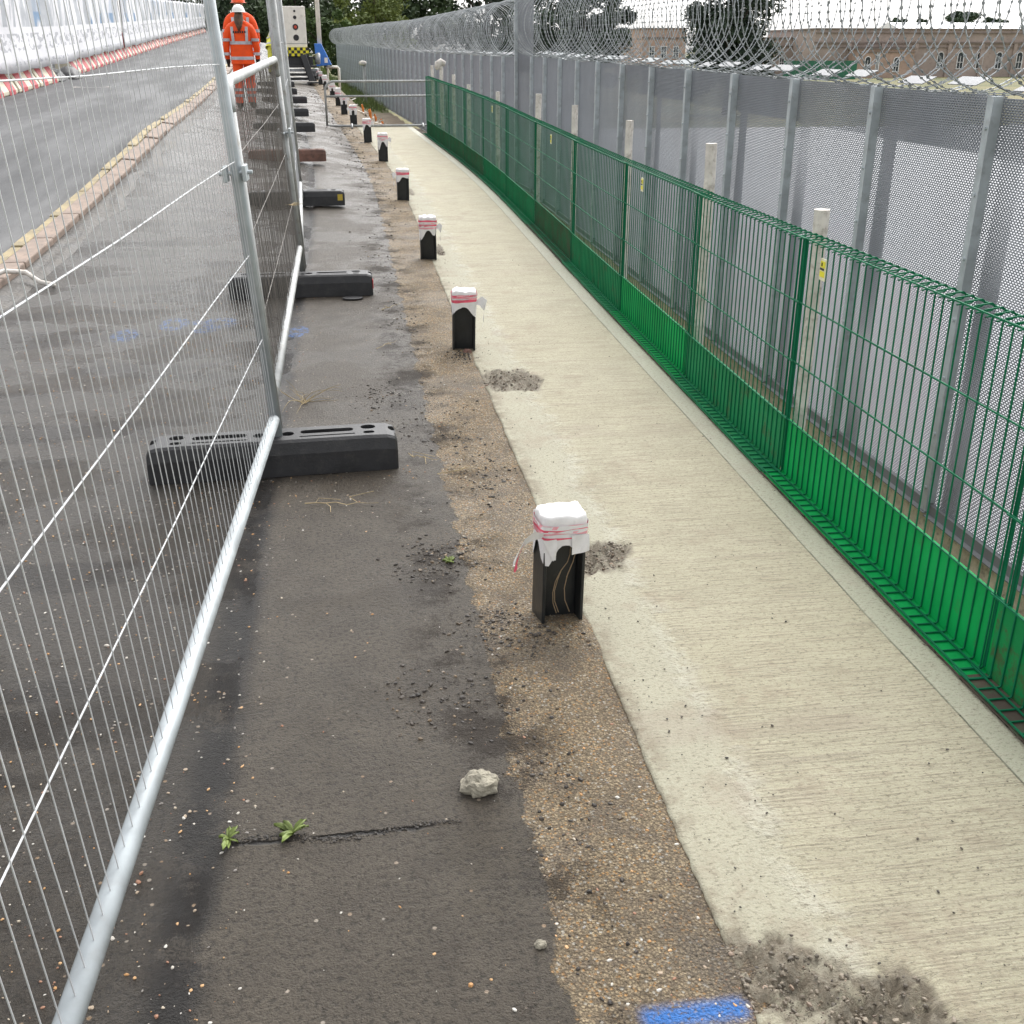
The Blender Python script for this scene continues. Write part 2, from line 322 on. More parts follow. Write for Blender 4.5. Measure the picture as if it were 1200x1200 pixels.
# ================================================================ object materials
M_GALV = simple('galvanised_steel', (.40, .435, .45), .5, .3, .14, 9, .08, 90, dirt=((.33, .34, .34), .5))
M_GALV2 = simple('weathered_galvanised_steel', (.36, .37, .365), .55, .4, .2, 8, .12, 90, dirt=((.20, .17, .13), .7))
M_WIRE = simple('galvanised_wire', (.54, .55, .56), .5, .1, .12, 5, 0., 60)
M_WIRE2 = simple('dull_wire', (.16, .145, .13), .6, .35, .3, 5, 0., 60)
M_MESH = simple('fence_mesh_steel', (.27, .285, .315), .6, .15, .1, 2, 0., 60)
M_POST = simple('fence_post_steel', (.47, .51, .535), .5, .2, .15, 6, .12, 70, dirt=((.36, .38, .39), .8))
M_RAZOR = simple('razor_wire_steel', (.36, .38, .39), .5, .25, .3, 3, 0., 60)
M_RUBBER = simple('black_rubber', (.022, .022, .024), .5, 0, .35, 7, .35, 120, dirt=((.07, .065, .06), .45))
M_RUSTBLK = simple('dusty_red_block', (.16, .085, .065), .85, 0, .4, 9, .4, 60, dirt=((.06, .05, .045), .8))
M_BLACK = simple('black_painted_steel', (.012, .014, .015), .38, 0, .3, 12, .2, 90, dirt=((.035, .03, .027), .5))
M_WHITE = simple('white_polythene', (.78, .76, .75), .5, 0, .08, 14, .25, 40, dirt=((.50, .48, .45), .35))
M_PINK = simple('red_tape_print', (.74, .10, .16), .45, 0, .22, 18, .15, 60)
M_PINK2 = simple('pale_red_tape_print', (.78, .36, .40), .45, 0, .2, 18, .15, 60)
M_DRIP = simple('tan_drip', (.36, .26, .16), .9)
M_STONEK = simple('pink_granite', (.27, .205, .165), .8, 0, .25, 5, .4, 60, dirt=((.16, .13, .11), .7))
M_YSTONE = simple('tan_channel_stone', (.32, .26, .15), .8, 0, .3, 4, .4, 60, dirt=((.13, .12, .10), .7))
M_SOIL = simple('soil', (.065, .048, .034), .95, 0, .5, 7, .8, 40, bdist=.02)
M_ROCK = simple('broken_concrete', (.30, .275, .215), .92, 0, .3, 22, .7, 110, dirt=((.12, .10, .08), .7), bdist=.006)
M_TIMBER = simple('weathered_timber', (.70, .63, .53), .9, 0, .3, 7, .5, 50, dirt=((.10, .08, .06), .8))
M_PALEP = simple('pale_post_concrete', (.66, .62, .57), .85, 0, .15, 11, .4, 80, dirt=((.27, .22, .17), .7))
M_TWIG = simple('dry_stalk', (.42, .33, .19), .9, 0, .3, 10)
M_LEAFG = simple('weed_leaf', (.17, .22, .055), .6, 0, .4, 18)
M_ORANGE = simple('orange_plastic', (.75, .22, .03), .55)
M_DARK = simple('dark_plastic', (.015, .015, .017), .5)
def green(name, col, brown):
    q = NT(name); v = q.coord('Object'); n1 = q.noise(v, 4, 6, .65)
    c = q.mix(q.ramp(n1, .3, .7), tuple(a * .85 for a in col), tuple(a * 1.12 for a in col))
    rust = q.ramp(q.noise(v, 7, 7, .75), .60 - brown * .28, .70 - brown * .2); c = q.mix(q.math('MULTIPLY', rust, min(1, .25 + brown)), c, (.075, .052, .033))
    return q.fin(c, .6, q.bump(q.noise(v, 60, 3), .12, .003), spec=.12)
M_GREEN = [green('green_coating_clean', (.002, .30, .072), 0.0), green('green_coating_dusty', (.012, .20, .072), .25), green('green_coating_flaking', (.006, .20, .058), .42), green('green_coating_brown', (.04, .12, .05), .6)]
M_GWIRE = green('green_wire', (.005, .135, .062), 0.05)

# ================================================================ kerb
kerb = bpy.data.objects.new('kerb', None); COL.objects.link(kerb); struct(kerb)
def slab(s0, s1, y0, y1, top, bot, jit=0.):
    m = MB(); js = [random.uniform(-jit, jit) for _ in range(4)]
    c = [P(s0 + js[0] * .5, y0, 0), P(s1 + js[1] * .5, y0, 0), P(s1 + js[1] * .5, y1, 0), P(s0 + js[0] * .5, y1, 0)]; o = c[0].copy()
    vs = [p + Vector((0, 0, bot)) - o for p in c] + [p + Vector((0, 0, top + js[2])) - o for p in c]
    m.add(vs, [(3, 2, 1, 0), (4, 5, 6, 7), (0, 1, 5, 4), (1, 2, 6, 5), (2, 3, 7, 6), (3, 0, 4, 7)]); return m, o
y = .8
while y < 44:
    L = random.uniform(.82, .98)
    m, o = slab(-2.64, -2.475, y, y + L - .014, .040, -.12, .012); k = m.build('kerb_stone', M_STONEK, kerb, bevel=.012); k.location = o
    y += L
y = .8
while y < 40:
    L = random.uniform(.5, 1.1)
    m, o = slab(-2.755, -2.665, y, y + L - .02, .022, -.12, .016); k = m.build('channel_stone', M_YSTONE, kerb, bevel=.010); k.location = o
    y += L
m, o = slab(-2.78, -2.455, 3.8, 44, -.02, -.3); m = MB()
m.grid(lambda u, w: P(-2.78 + u * .33, 0.6 + w * 61, -.06), 1, 120); m.build('kerb_bed', M_SOIL, kerb)
# soil verge between kerb and tarmac
m = MB(); m.grid(lambda u, w: P(-2.475 + u * (.24 + .14 * mnoise.noise(Vector((0, w * 40, 4)))), 1 + w * 32, .022 * math.sin(math.pi * u) * (1 + 1.5 * (mnoise.noise(Vector((u * 3, w * 60, 1)))) ) - .004), 8, 220)
struct(m.build('dirt_verge', simple('wet_silt', (.066, .058, .048), .6, 0, .5, 5, .8, 30, dirt=((.03, .025, .02), .8), bdist=.02), smooth=True))
# pale hose lying by the kerb
m = MB(); m.tube([P(-2.42 + a, 8.05 + b, c) for a, b, c in ((-.35, -.35, .02), (-.2, -.1, .05), (-.05, .12, .09), (.1, .1, .08), (.22, -.02, .03), (.32, -.06, .015))], .018, 8)
tag(m.build('hose', M_PALEP, smooth=True), 'short pale hose curled on the dirt beside the kerb stones', 'hose')

# ================================================================ temporary fence: feet
def foot_mesh():
    m = MB(); L, D, H = .97, .19, .145
    # body with sloped long sides and rounded ends, built from cross sections along x; slots and holes are separate recessed pieces
    xs = [-.5, -.49, -.46, -.40, .40, .46, .49, .5]; hs_ = [.80, .92, .985, 1, 1, .985, .92, .80]; ds = [.86, .95, 1, 1, 1, 1, .95, .86]
    o = len(m.v)
    prof = lambda h, d: [(-d * D / 2, 0), (-d * D / 2, H * h * .62), (-d * D * .44, H * h * .93), (-d * D * .38, H * h), (d * D * .38, H * h), (d * D * .44, H * h * .93), (d * D / 2, H * h * .62), (d * D / 2, 0)]
    for x, h, d in zip(xs, hs_, ds):
        for a, b in prof(h, d): m.v.append((x * L, a, b))
    n = 8
    for i in range(len(xs) - 1):
        for k in range(n):
            l = (k + 1) % n; m.f.append((o + i * n + k, o + (i + 1) * n + k, o + (i + 1) * n + l, o + i * n + l)); m.mi.append(0)
    m.f.append(tuple(range(o, o + n))); m.f.append(tuple(range(o + (len(xs) - 1) * n, o + len(xs) * n))[::-1]); m.mi += [0, 0]
    return m.mesh('foot_body', M_RUBBER)
def foot_cut():
    m = MB()
    def rrect(cx, cy, w, d, r, z0=.115, z1=.16):
        pts = []
        for sx, sy, a in ((1, 1, 0), (-1, 1, 90), (-1, -1, 180), (1, -1, 270)):
            for k in range(4):
                t = R(a + 30 * k); pts.append((cx + sx * (w / 2 - r) + r * math.cos(t), cy + sy * (d / 2 - r) + r * math.sin(t)))
        nn = len(pts); m.add([(x, y, z0) for x, y in pts] + [(x, y, z1) for x, y in pts], [tuple(range(nn))[::-1], tuple(range(nn, 2 * nn))] + [(i, (i + 1) % nn, nn + (i + 1) % nn, nn + i) for i in range(nn)])
    for sx in (-1, 1):
        rrect(sx * .21, .012, .21, .042, .018, .085); rrect(sx * .21, -.042, .22, .012, .005, .125); rrect(sx * .375, .03, .06, .05, .024, .08); rrect(sx * .375, -.035, .045, .03, .014, .10); rrect(sx * .055, .0, .05, .05, .024, .10)
        rrect(sx * .49, .02, .07, .055, .02, .118)
    return m.mesh('foot_cutter', M_DARK)
FB = foot_mesh()
# carve the slots once, then share the mesh
tmp = bpy.data.objects.new('tmp_foot', FB); COL.objects.link(tmp); cut = bpy.data.objects.new('tmp_cut', foot_cut()); COL.objects.link(cut)
bo = tmp.modifiers.new('b', 'BOOLEAN'); bo.object = cut; bo.operation = 'DIFFERENCE'; bo.solver = 'EXACT'
bv = tmp.modifiers.new('v', 'BEVEL'); bv.width = .006; bv.segments = 2; bv.limit_method = 'ANGLE'; bv.angle_limit = R(35)
bpy.context.view_layer.update(); dg = bpy.context.evaluated_depsgraph_get()
FOOT = bpy.data.meshes.new_from_object(tmp.evaluated_get(dg)); FOOT.name = 'foot_block'
bpy.data.objects.remove(tmp); bpy.data.objects.remove(cut)
FEET = [(.130, 4.12, R(2.5), 'black rubber fence weight under the corner of the bright galvanised panel', 1),
        (.122, 7.49, R(0), 'black rubber fence weight with red scuffs on its end and a rubber disc beside it', 1),
        (-.05, 11.46, R(-1), 'black rubber fence weight with a yellow smear on its end', 1),
        (-.22, 14.62, R(1), 'dusty red fence weight between the black ones', .9),
        (-.26, 18.45, R(0), 'deep black fence weight just beyond the dusty red foot', 1),
        (-.28, 21.6, R(2), 'low black fence weight with a torn end and pale scrap beside it', .9),
        (-.19, 25.5, R(0), 'wide square black fence weight standing beyond the torn one', 1),
        (-.38, 28.3, R(0), 'small black fence weight near the tracked machine', 1),
        (-.39, 31.5, R(0), 'black fence weight closest to the tracked machine', 1)]
M_YEL = simple('yellow_smear', (.45, .33, .05), .8); M_RED = simple('red_scuff', (.35, .03, .03), .7)
for i, (sr, yy, rz, lab, k) in enumerate(FEET):
    me = FOOT if i != 3 else FOOT.copy()
    if i == 3: me.materials.clear(); me.materials.append(M_RUSTBLK)
    t = thing('fence_weight', lab, 'fence weight', P(sr - .485, yy, .002), heading(yy) + rz, 'fence feet along the temporary fence')
    link('block', me, t)
    if i in (1, 2):
        m = MB()
        if i == 1: m.box((.486, -.06, .075), (.006, .05, .06))
        else: m.box((.44, -.0935, .08), (.05, .006, .06))
        m.build('smear', M_RED if i == 1 else M_YEL, t)
m = MB(); m.tube([(0, 0, 0), (0, 0, .008)], .07, 16); o = m.build('rubber_disc', M_RUBBER, bevel=.002); o.location = P(-.02, 7.30, .006); o.scale = (1, .7, 1)
tag(o, 'flat black rubber disc lying against the scuffed fence weight', 'disc')

# ================================================================ temporary fence: panels
def fence_panel(name, label, P0, P1, H, lean, mats, rt=.021, dv=.055, rv=.0009, rh=.0018, rows=(.325, .64, .97, 1.29), legs=.16, group='temporary fence panels', cornerr=0., coupler=None):
    """panel from P0 (bottom rail end) to P1; local x along the rail, z up"""
    P0 = Vector(P0); P1 = Vector(P1); X = (P1 - P0); L = X.length; X.normalize()
    Y = Vector((0, 0, 1)).cross(X).normalized(); Z = X.cross(Y).normalized()
    Y, Z = Y * math.cos(lean) + Z * math.sin(lean), Z * math.cos(lean) - Y * math.sin(lean)
    t = thing(name, label, 'fence', group=group); M = Matrix((X, Y, Z)).transposed().to_4x4(); M.translation = P0; t.matrix_world = M
    fm, wm = mats; r = cornerr
    m = MB(); m.tube([(rt * 1.2, 0, 0), (L - rt * 1.2, 0, 0)], rt, 14); m.build('bottom_rail', fm, t, True)
    if r:
        m = MB(); m.tube(arc((r, 0, H - r), r, math.pi, math.pi / 2, 6) + arc((L - r, 0, H - r), r, math.pi / 2, 0, 6), rt, 14); m.build('top_rail', fm, t, True)
    else:
        m = MB(); m.tube([(rt * 1.2, 0, H), (L - rt * 1.2, 0, H)], rt, 14); m.build('top_rail', fm, t, True)
    for x in (0, L):
        m = MB(); m.tube([(x, 0, -legs), (x, 0, H - r if r else H + rt)], rt * .98, 14); m.build('upright', fm, t, True)
    m = MB(); x = dv * .6
    while x < L - rt:
        j = random.uniform(-.004, .004); zs = [0, *rows, H]
        pts = [(x + j * math.sin(i * 1.9), rt * .25 + random.uniform(-.002, .002), z) for i, z in enumerate(zs)]
        for a, b in zip(pts, pts[1:]): m.wire(a, b, rv)
        x += dv
    for z in rows:
        m.tube([(rt * .6, 0, z - .05)] + [(L * q + (.03 if q == 0 else 0), .004, z + (.003 * math.sin(q * 9))) for q in (0, .04, .25, .5, .75, .96)] + [(L - rt * .6, 0, z - .05)], rh, 6)
    m.build('wire_mesh', wm, t, stuff=True)
    if coupler:
        cx, cz, side = coupler
        m = MB(); m.box((cx, .035, cz), (.075, .014, .055)); m.box((cx, -.035, cz), (.075, .014, .055)); m.tube([(cx - .01, -.06, cz), (cx - .01, .06, cz)], .008, 8); m.box((cx - .055, 0, cz + .0), (.05, .01, .012))
        m.build('coupler', M_GALV, t, bevel=.003)
    return t
fence_panel('site_fence', 'bright galvanised temporary fence panel with a shiny bottom rail above wet tarmac', (-.3435, 4.107, .22), (-.516, .67, .22), 2.0, R(3.45), (M_GALV, M_WIRE), rt=.0215, coupler=(.02, .93, 1))
fence_panel('site_fence', 'low weathered fence panel with rounded top corners and dark brown wires', (-.352, 4.22, .27), (-.358, 7.50, .325), 1.18, R(-3.0), (M_GALV2, M_WIRE2), rt=.021, dv=.05, rv=.0013, rows=(.3, .62, .92), cornerr=.10, coupler=(3.26, .74, 1))
pp = [(-.352, 7.60, .32)] + [tuple(P(s - .485, yy, .24)) for s, yy in ((.0, 11.35), (-.22, 14.7), (-.26, 18.4), (-.28, 21.7), (-.22, 25.4), (-.34, 28.6), (-.39, 31.6))]
labs = ['full-height weathered fence panel rising just past the low round-cornered panel', 'tall fence panel between the yellow-smeared foot and the dusty red foot', 'tall fence panel leading on from the dusty red foot', 'tall fence panel standing by the torn black foot',
        'tall fence panel past the torn black foot', 'tall fence panel approaching the tracked machine', 'last tall fence panel beside the tracked machine']
for a, b, l in zip(pp, pp[1:], labs):
    d = (Vector(b) - Vector(a)).normalized()
    fence_panel('site_fence', l, Vector(a) + d * .03, Vector(b) - d * .03, 2.0, R(-2.2), (M_GALV2, M_WIRE), rt=.021, dv=.06, rv=.0011)

# ================================================================ bollards
def cap_mesh(seed, w=.160, h=.12, d=.160):
    m = MB(); rnd = random.Random(seed); N = 40
    rings = [(0., 1.02, 0), (.25, 1.03, 1), (.5, 1.0, 2), (.75, 1.0, 3), (.9, .985, 4), (.97, .93, 5), (1., .80, 6), (1.015, .4, 7)]
    def sq(t, p=7.):
        c, s_ = math.cos(t), math.sin(t); r = (abs(c) ** p + abs(s_) ** p) ** (-1 / p); return c * r, s_ * r
    off = Vector((seed * 3.1, seed * 1.7, 0))
    skew = [rnd.uniform(-.25, .5) for _ in range(6)]
    for zi, (z, sc, k) in enumerate(rings):
        for i in range(N):
            t = 2 * math.pi * i / N; x, y = sq(t)
            low = (1 - z) * h * (.05 + (.55 + .9 * mnoise.noise(off + Vector((math.cos(t) * 1.3, math.sin(t) * 1.3, 0)))) * abs(math.sin(2 * t)) ** 2.5) if zi < 2 else 0
            dz = h * z - low * (1 if zi == 0 else .4)
            wr = 1.0 + (.05 if zi > 3 else .012) * mnoise.noise(off + Vector((x * 2.2, y * 2.2, z * 4))) + (.035 if zi > 3 else .010) * mnoise.noise(off + Vector((x * 7, y * 7, z * 9)))
            m.v.append((x * sc * wr * w / 2, y * sc * wr * d / 2, dz + (.010 if zi > 3 else .004) * mnoise.noise(off + Vector((x * sc * 2.6, y * sc * 2.6, 3)))))
    for zi in range(len(rings) - 1):
        for i in range(N):
            j = (i + 1) % N; m.f.append((zi * N + i, zi * N + j, (zi + 1) * N + j, (zi + 1) * N + i)); m.mi.append(0)
    m.f.append(tuple(range((len(rings) - 1) * N, len(rings) * N))); m.mi.append(0)
    return m
def band(z0, wd, tilt, ph, seed, w=.163, d=.163):
    m = MB(); N = 32; off = Vector((seed, 2, 5))
    for k in range(2):
        for i in range(N):
            t = 2 * math.pi * i / N; c, s_ = math.cos(t), math.sin(t); p = 7.; r = (abs(c) ** p + abs(s_) ** p) ** (-1 / p); x, y = c * r, s_ * r
            ww = wd * (1 + .7 * mnoise.noise(off + Vector((c * 1.5, s_ * 1.5, 1)))); rr = 1 + .02 * mnoise.noise(off + Vector((c * 4, s_ * 4, k)))
            m.v.append((x * w / 2 * rr, y * d / 2 * rr, z0 + tilt * math.cos(t - ph) + (ww / 2 if k else -ww / 2)))
    for i in range(N):
        j = (i + 1) % N; m.f.append((i, j, N + j, N + i)); m.mi.append(0)
    return m
def ribbon(pts, wds, axis, n=5):
    m = MB(); prev = None
    for p, w in zip(pts, wds):
        p = Vector(p); a = Vector(axis) * w / 2; m.v += [tuple(p - a), tuple(p + a)]
    for i in range(len(pts) - 1): m.f.append((2 * i, 2 * i + 1, 2 * i + 3, 2 * i + 2)); m.mi.append(0)
    return m
BOL = [(.541, 2.76), (.589, 5.90), (.597, 8.68), (.578, 11.95), (.607, 15.57), (.607, 18.29), (.59, 21.42), (.58, 24.26), (.60, 26.88), (.615, 30.0), (.585, 33.35), (.55, 35.9), (.55, 38.7)]
BL = ['black bollard with pale drips and a tape tail sticking out sideways',
      'taped bollard with a red brick crumb at its foot and hanging white flap',
      'tape-wrapped bollard third along from the bollard with drips', 'tape-wrapped bollard fourth along from the bollard with drips, level with the yellow-smeared fence weight', 'bollard with a bulky bow of pinkish tape', 'bollard standing against the end of the tubular barrier',
      'bollard just beyond the tubular barrier with a long tape skirt', 'bollard with an arch of tape hanging down both sides', 'bollard second beyond the one with the tape arch', 'bollard whose tape droops over soil and dry stalks', 'short wrapped bollard near the tracked machine', 'wrapped bollard second from the end of the row by the machine', 'wrapped bollard at the end of the row beside the machine']
HW = .075
mh = MB(); Hb = .31
for x in (-1, 1): mh.box((x * (HW - .006), 0, .085), (.012, .15, .37))
mh.box((0, 0, .085), (.1255, .010, .37)); HSEC = mh.mesh('steel_section', M_BLACK)
for i, (s_, yy) in enumerate(BOL):
    t = thing('bollard', BL[i], 'bollard', P(s_, yy), heading(yy) + R(random.uniform(-3, 3)) + (R(4) if i == 0 else 0), 'tape-wrapped steel bollards along the walkway')
    t.scale = (.84, .72, 1 if i == 0 else random.uniform(.93, 1.06)); t.rotation_euler.x = R(random.uniform(-1.5, 1.5)); t.rotation_euler.y = R(random.uniform(-1.5, 1.5))
    link('steel_post', HSEC, t, bevel=.003)
    hb = Hb - .048 + random.uniform(-.01, .005)
    if i > 7: hb -= .03
    cap = cap_mesh(i + 1, h=.085 + (.02 if i in (2, 4, 8) else 0) + (.05 if i > 7 else 0)).build('plastic_cap', M_WHITE, t, True); cap.location.z = hb
    for k in range(6 if i < 5 else 4):
        b = band(hb + .020 + .0085 * k + random.uniform(-.006, .006), random.uniform(.006, .015), random.uniform(-.010, .010), random.uniform(0, 6), i * 7 + k, .1665 + .0010 * k, .1665 + .0010 * k).build('tape_band', (M_PINK, M_WHITE, M_PINK2)[(k * 2 + i) % 3], t, True)
    if i == 0:
        m = ribbon([(-.078, -.07, .285), (-.12, -.085, .290), (-.155, -.09, .272), (-.178, -.095, .235), (-.186, -.10, .212)], [.014, .034, .034, .028, .016], (.45, -.35, 1)); m.build('tape_tail', M_WHITE, t, True)
        m = ribbon([(-.150, -.0925, .2735), (-.172, -.0985, .232), (-.181, -.1035, .205), (-.178, -.104, .196)], [.008, .014, .022, .016], (.45, -.35, 1)); m.build('tape_tail', M_PINK, t, True)
        m = MB(); m.grid(lambda u, w: (.018 + u * .062 + .004 * w, -.0885 - .003 * math.sin(u * 6 + w * 4), .285 - w * (.062 - .01 * u)), 6, 5); m.build('plastic_flap', M_WHITE, t, True)
        m = MB(); m.grid(lambda u, w: (-.082 + u * .05 * (1 - .75 * w) + .035 * w, -.0865 - .003 * math.sin(u * 5 + w * 7), .275 - w * .065), 6, 6); m.build('plastic_flap', M_WHITE, t, True)
        for pts in ([(.040, .24), (.038, .20), (.030, .175), (.008, .15), (-.012, .115), (-.020, .08), (-.018, .045), (-.004, .01)], [(.008, .15), (-.004, .12), (-.014, .085), (-.012, .05), (.004, .012)], [(.062, .25), (.060, .21), (.050, .175), (.032, .135), (.022, .09), (.026, .05), (.045, .01)], [(.052, .178), (.040, .15), (.028, .125)]):
            m = MB(); m.tube([(a, -.0062, b) for a, b in pts], .0018, 5); m.build('drip_stain', M_DRIP, t)
        for k in range(6): m = MB(); m.box((-.0665, -.05 + random.uniform(-.006, .006), .05 + k * .03), (.0012, .008, random.uniform(.008, .022))); m.build('drip_stain', M_DRIP, t)
    else:
        sd = 1 if i % 3 != 0 else -1; wv = .035 if i == 1 else random.uniform(.02, .035)
        m = ribbon([(sd * .075, -.06, hb + .02), (sd * (.095 + wv * .4), -.075, hb + .03), (sd * (.105 + wv), -.08, hb + .005), (sd * (.09 + wv), -.085, hb - .05), (sd * (.092 + wv), -.085, hb - .085), (sd * (.085 + wv), -.085, hb - .12)], [.02, .05, .06, .02, .014, .006], (.3 * sd, .2, 1)); m.build('tape_tail', M_WHITE, t, True)
        if i in (4, 6, 7, 9):
            for sx in (-1, 1): m = MB(); m.grid(lambda u, w: (sx * (.03 + u * .055), -.087 - .006 * math.sin(u * 6 + w * 5), hb + .03 - w * (.11 if i != 4 else .06)), 4, 4); m.build('plastic_flap', M_WHITE, t, True)

# ================================================================ green edge panels
JY = [.66, 2.22, 3.76, 5.10, 6.65, 8.35, 10.2, 12.0, 13.8, 15.4, 16.9, 18.25, 19.5]
GL = ['green mesh edge panel with flaking paint and a bare brown foot plate', 'bright green mesh edge panel with a yellow sticker, beside the flaking panel', 'green mesh edge panel with a dusty lower board between two bright stickered panels', 'bright green mesh edge panel with a sticker and dusty boards either side',
      'green mesh edge panel without sticker, its lower board dull before the brown one', 'green mesh edge panel with a sticker above a brown stained board', 'dull green mesh edge panel without sticker by the leaning flaky post', 'dull green edge panel with a tiny far-off sticker', 'green edge panel past the tiny sticker with a stained board',
      'green edge panel with a brown board, third before the tubular barrier', 'green edge panel with a muddy board, second before the tubular barrier', 'last green edge panel, at the tubular barrier, with an earth-stained board']
TOE = [2, 0, 1, 0, 1, 3, 1, 1, 3, 3, 3, 3]
M_STK = simple('pale_sticker', (.78, .76, .55), .5); M_STY = simple('yellow_sticker', (.78, .72, .03), .5)
for i in range(len(JY) - 1):
    y0, y1 = JY[i], JY[i + 1]; a = P(1.62, y0); b = P(1.62, y1); d = b - a; L = d.length + .07
    t = thing('edge_barrier', GL[i], 'edge barrier', group='green mesh edge panels along the walkway')
    Yv = d.normalized(); Xv = Vector((Yv.y, -Yv.x, 0)).normalized(); Zv = Xv.cross(Yv); Mx = Matrix((Xv, Yv, Zv)).transposed().to_4x4()
    Mx.translation = a + Vector((.006 * (i % 2), 0, 0)); t.matrix_world = Mx
    m = MB(); n = int(L / .05); tp = .925
    for k in range(n + 1):
        y = .008 + k * (L - .016) / n; w = .0020
        path = [(-.072, .014), (-.004, .014), (0, .02), (0, tp - .012), (.006, tp), (.055, tp + .006), (.066, tp - .003), (.055, tp - .014), (.012, tp - .019)]
        for p, q in zip(path, path[1:]): m.wire((p[0], y, p[1]), (q[0], y, q[1]), w)
    for x, z in ((-.004, tp - .002), (.064, tp - .001), (-.005, .69), (-.005, .465), (-.005, .236), (-.072, .018), (-.02, .018)): m.wire((x, 0, z), (x, L, z), .0022)
    m.build('wire_mesh', M_GWIRE, t, stuff=True)
    m = MB(); m.box((.0042, L / 2, .120), (.004, L - .07, .224)); m.box((.0045, L / 2, .2332), (.005, L - .07, .002)); m.build('toe_board', M_GREEN[TOE[i]], t)
    m = MB(); m.box((-.036, L / 2, .0085), (.078, L - .07, .004)); m.build('foot_plate', simple('bare_rust_plate', (.07, .05, .036), .85, dirt=((.01, .14, .05), .35)) if i == 0 else M_GREEN[TOE[i]], t)
    for y in (.012, L - .012):
        m = MB(); m.box((.010, y, tp / 2 + .01), (.008, .013, tp - .02)); m.build('end_bar', M_GWIRE, t, bevel=.002)
    if i in (1, 3, 5, 7):
        yy = {1: 1.36, 3: 1.1, 5: 1.0, 7: 1.0}[i]
        z = .845; m = MB(); m.box((-.010, yy, z), (.003, .045, .075)); st = m.build('sticker', M_STK, t)
        m = MB(); m.box((-.0125, yy, z + .018), (.002, .038, .022)); m.box((-.0125, yy, z - .016), (.002, .038, .020)); m.build('sticker_print', M_STY, st)
        m = MB(); m.box((-.0145, yy, z + .002), (.002, .030, .007)); m.box((-.0145, yy + .004, z + .018), (.002, .006, .012)); m.build('sticker_print', M_DARK, st)
# concrete edge and dark gap under the panels
m = MB(); m.grid(lambda u, w: P(1.546 + u * .16, .4 + w * 20.9, -.055), 1, 60); g = m.build('edge_gap', M_SOIL); struct(g)
m = MB()
for i in range(60):
    y0 = .4 + 20.9 * i / 60; y1 = .4 + 20.9 * (i + 1) / 60
    m.add([P(1.72, y0, -.05), P(1.72, y1, -.05), P(1.72, y1, -1.4), P(1.72, y0, -1.4)], [(0, 1, 2, 3)])
struct(m.build('edge_wall', M_ROCK))

# pale stub posts behind the green panels
WP = [(3.95, 1.0, 0), (5.38, 1.13, 0), (7.14, 1.14, 1), (9.05, 1.15, 1), (10.95, 1.17, 2), (13.45, 1.11, 1), (15.8, 1.13, 1), (17.2, 1.23, 1), (18.5, 1.33, 3), (19.6, 1.33, 1)]
WL = ['rough pale post behind the stickered green panel, bark-like flakes on its top', 'speckled pale post with a chipped top behind the green panels', 'smooth pale square post behind the sticker-bearing green panel', 'pale post second beyond the chipped one', 'flaky leaning pale post with peeled sides', 'white clean post behind the tiny sticker', 'pale post beyond the clean white one', 'thin pale post two short of the green fence end', 'pale post topped by a bulbous pale knob', 'thin grey post at the end of the green fence']
for (yy, zt, k), l in zip(WP, WL):
    base = P(1.75, yy); t = thing('stub_post', l, 'post', (base.x, base.y, -1.2), group='pale stub posts behind the green panels'); h = zt + 1.2
    m = MB(); n = 14; pts = [(.006 * mnoise.noise(Vector((yy, j * .7, 0))) + (.025 * j / n if k == 2 else 0), .006 * mnoise.noise(Vector((yy, j * .7, 9))), h * j / n) for j in range(n + 1)]
    m.tube(pts, [(.030 if k != 1 else .026) * (1 + (.22 if k in (0, 2) else .04) * mnoise.noise(Vector((yy * 3, j * 1.7, 5)))) for j in range(n + 1)], 8 if k != 1 else 4); m.build('shaft', M_PALEP, t, bevel=0)
    if k == 3:
        m = MB(); m.tube([(-.05, 0, h - .05), (-.06, 0, h - .02), (-.05, 0, h + .03), (0, 0, h + .06), (.04, 0, h + .04), (.04, 0, h)], [.03, .05, .06, .06, .05, .02], 10); m.build('knob', M_PALEP, t, True)

# ================================================================ grey mesh fence
def expanded(w, h, rz=.0112, cx=.0245, th=.0026, dep=.002, ph=0.):
    m = MB(); nz = int(h / rz)
    for k in range(nz + 1):
        z = k * rz + ph * rz; m.add([(0, -dep, z - th), (w, -dep, z - th), (w, -dep, z + th), (0, -dep, z + th), (0, dep, z - th), (w, dep, z - th), (w, dep, z + th), (0, dep, z + th)], [(0, 1, 2, 3), (5, 4, 7, 6), (3, 2, 6, 7), (4, 5, 1, 0)])
        if k == nz: break
        x = cx * (.25 + .5 * (k % 2)) + ph * cx * .5
        while x < w:
            m.add([(x - th, -dep, z), (x + th, -dep, z), (x + th, -dep, z + rz), (x - th, -dep, z + rz), (x - th, dep, z), (x + th, dep, z), (x + th, dep, z + rz), (x - th, dep, z + rz)], [(0, 1, 2, 3), (1, 5, 6, 2), (4, 0, 3, 7)])
            x += cx
    return m
HF = 2.05; DF = 1.2
M_MESHD = simple('dark_mesh_steel', (.22, .225, .235), .6, .15, .1, 2, 0., 60)  # darker tone than the main sheets, for side laps, bottom rails and short cappings
ME_PANEL = expanded(DF, HF).mesh('mesh_sheet', M_MESH)
ME_LAP = expanded(.17, HF - .02, ph=.5).mesh('mesh_lap', M_MESHD); ME_TOP = expanded(DF, .26, ph=.5).mesh('mesh_lap', M_MESH)
mp = MB(); mp.box((0, 0, HF / 2), (.052, .05, HF + .02))
for z in np.arange(.12, HF, .3): mp.tube([(0, -.025, z), (0, -.034, z)], .009, 6)
ME_POST = mp.mesh('post', M_POST)
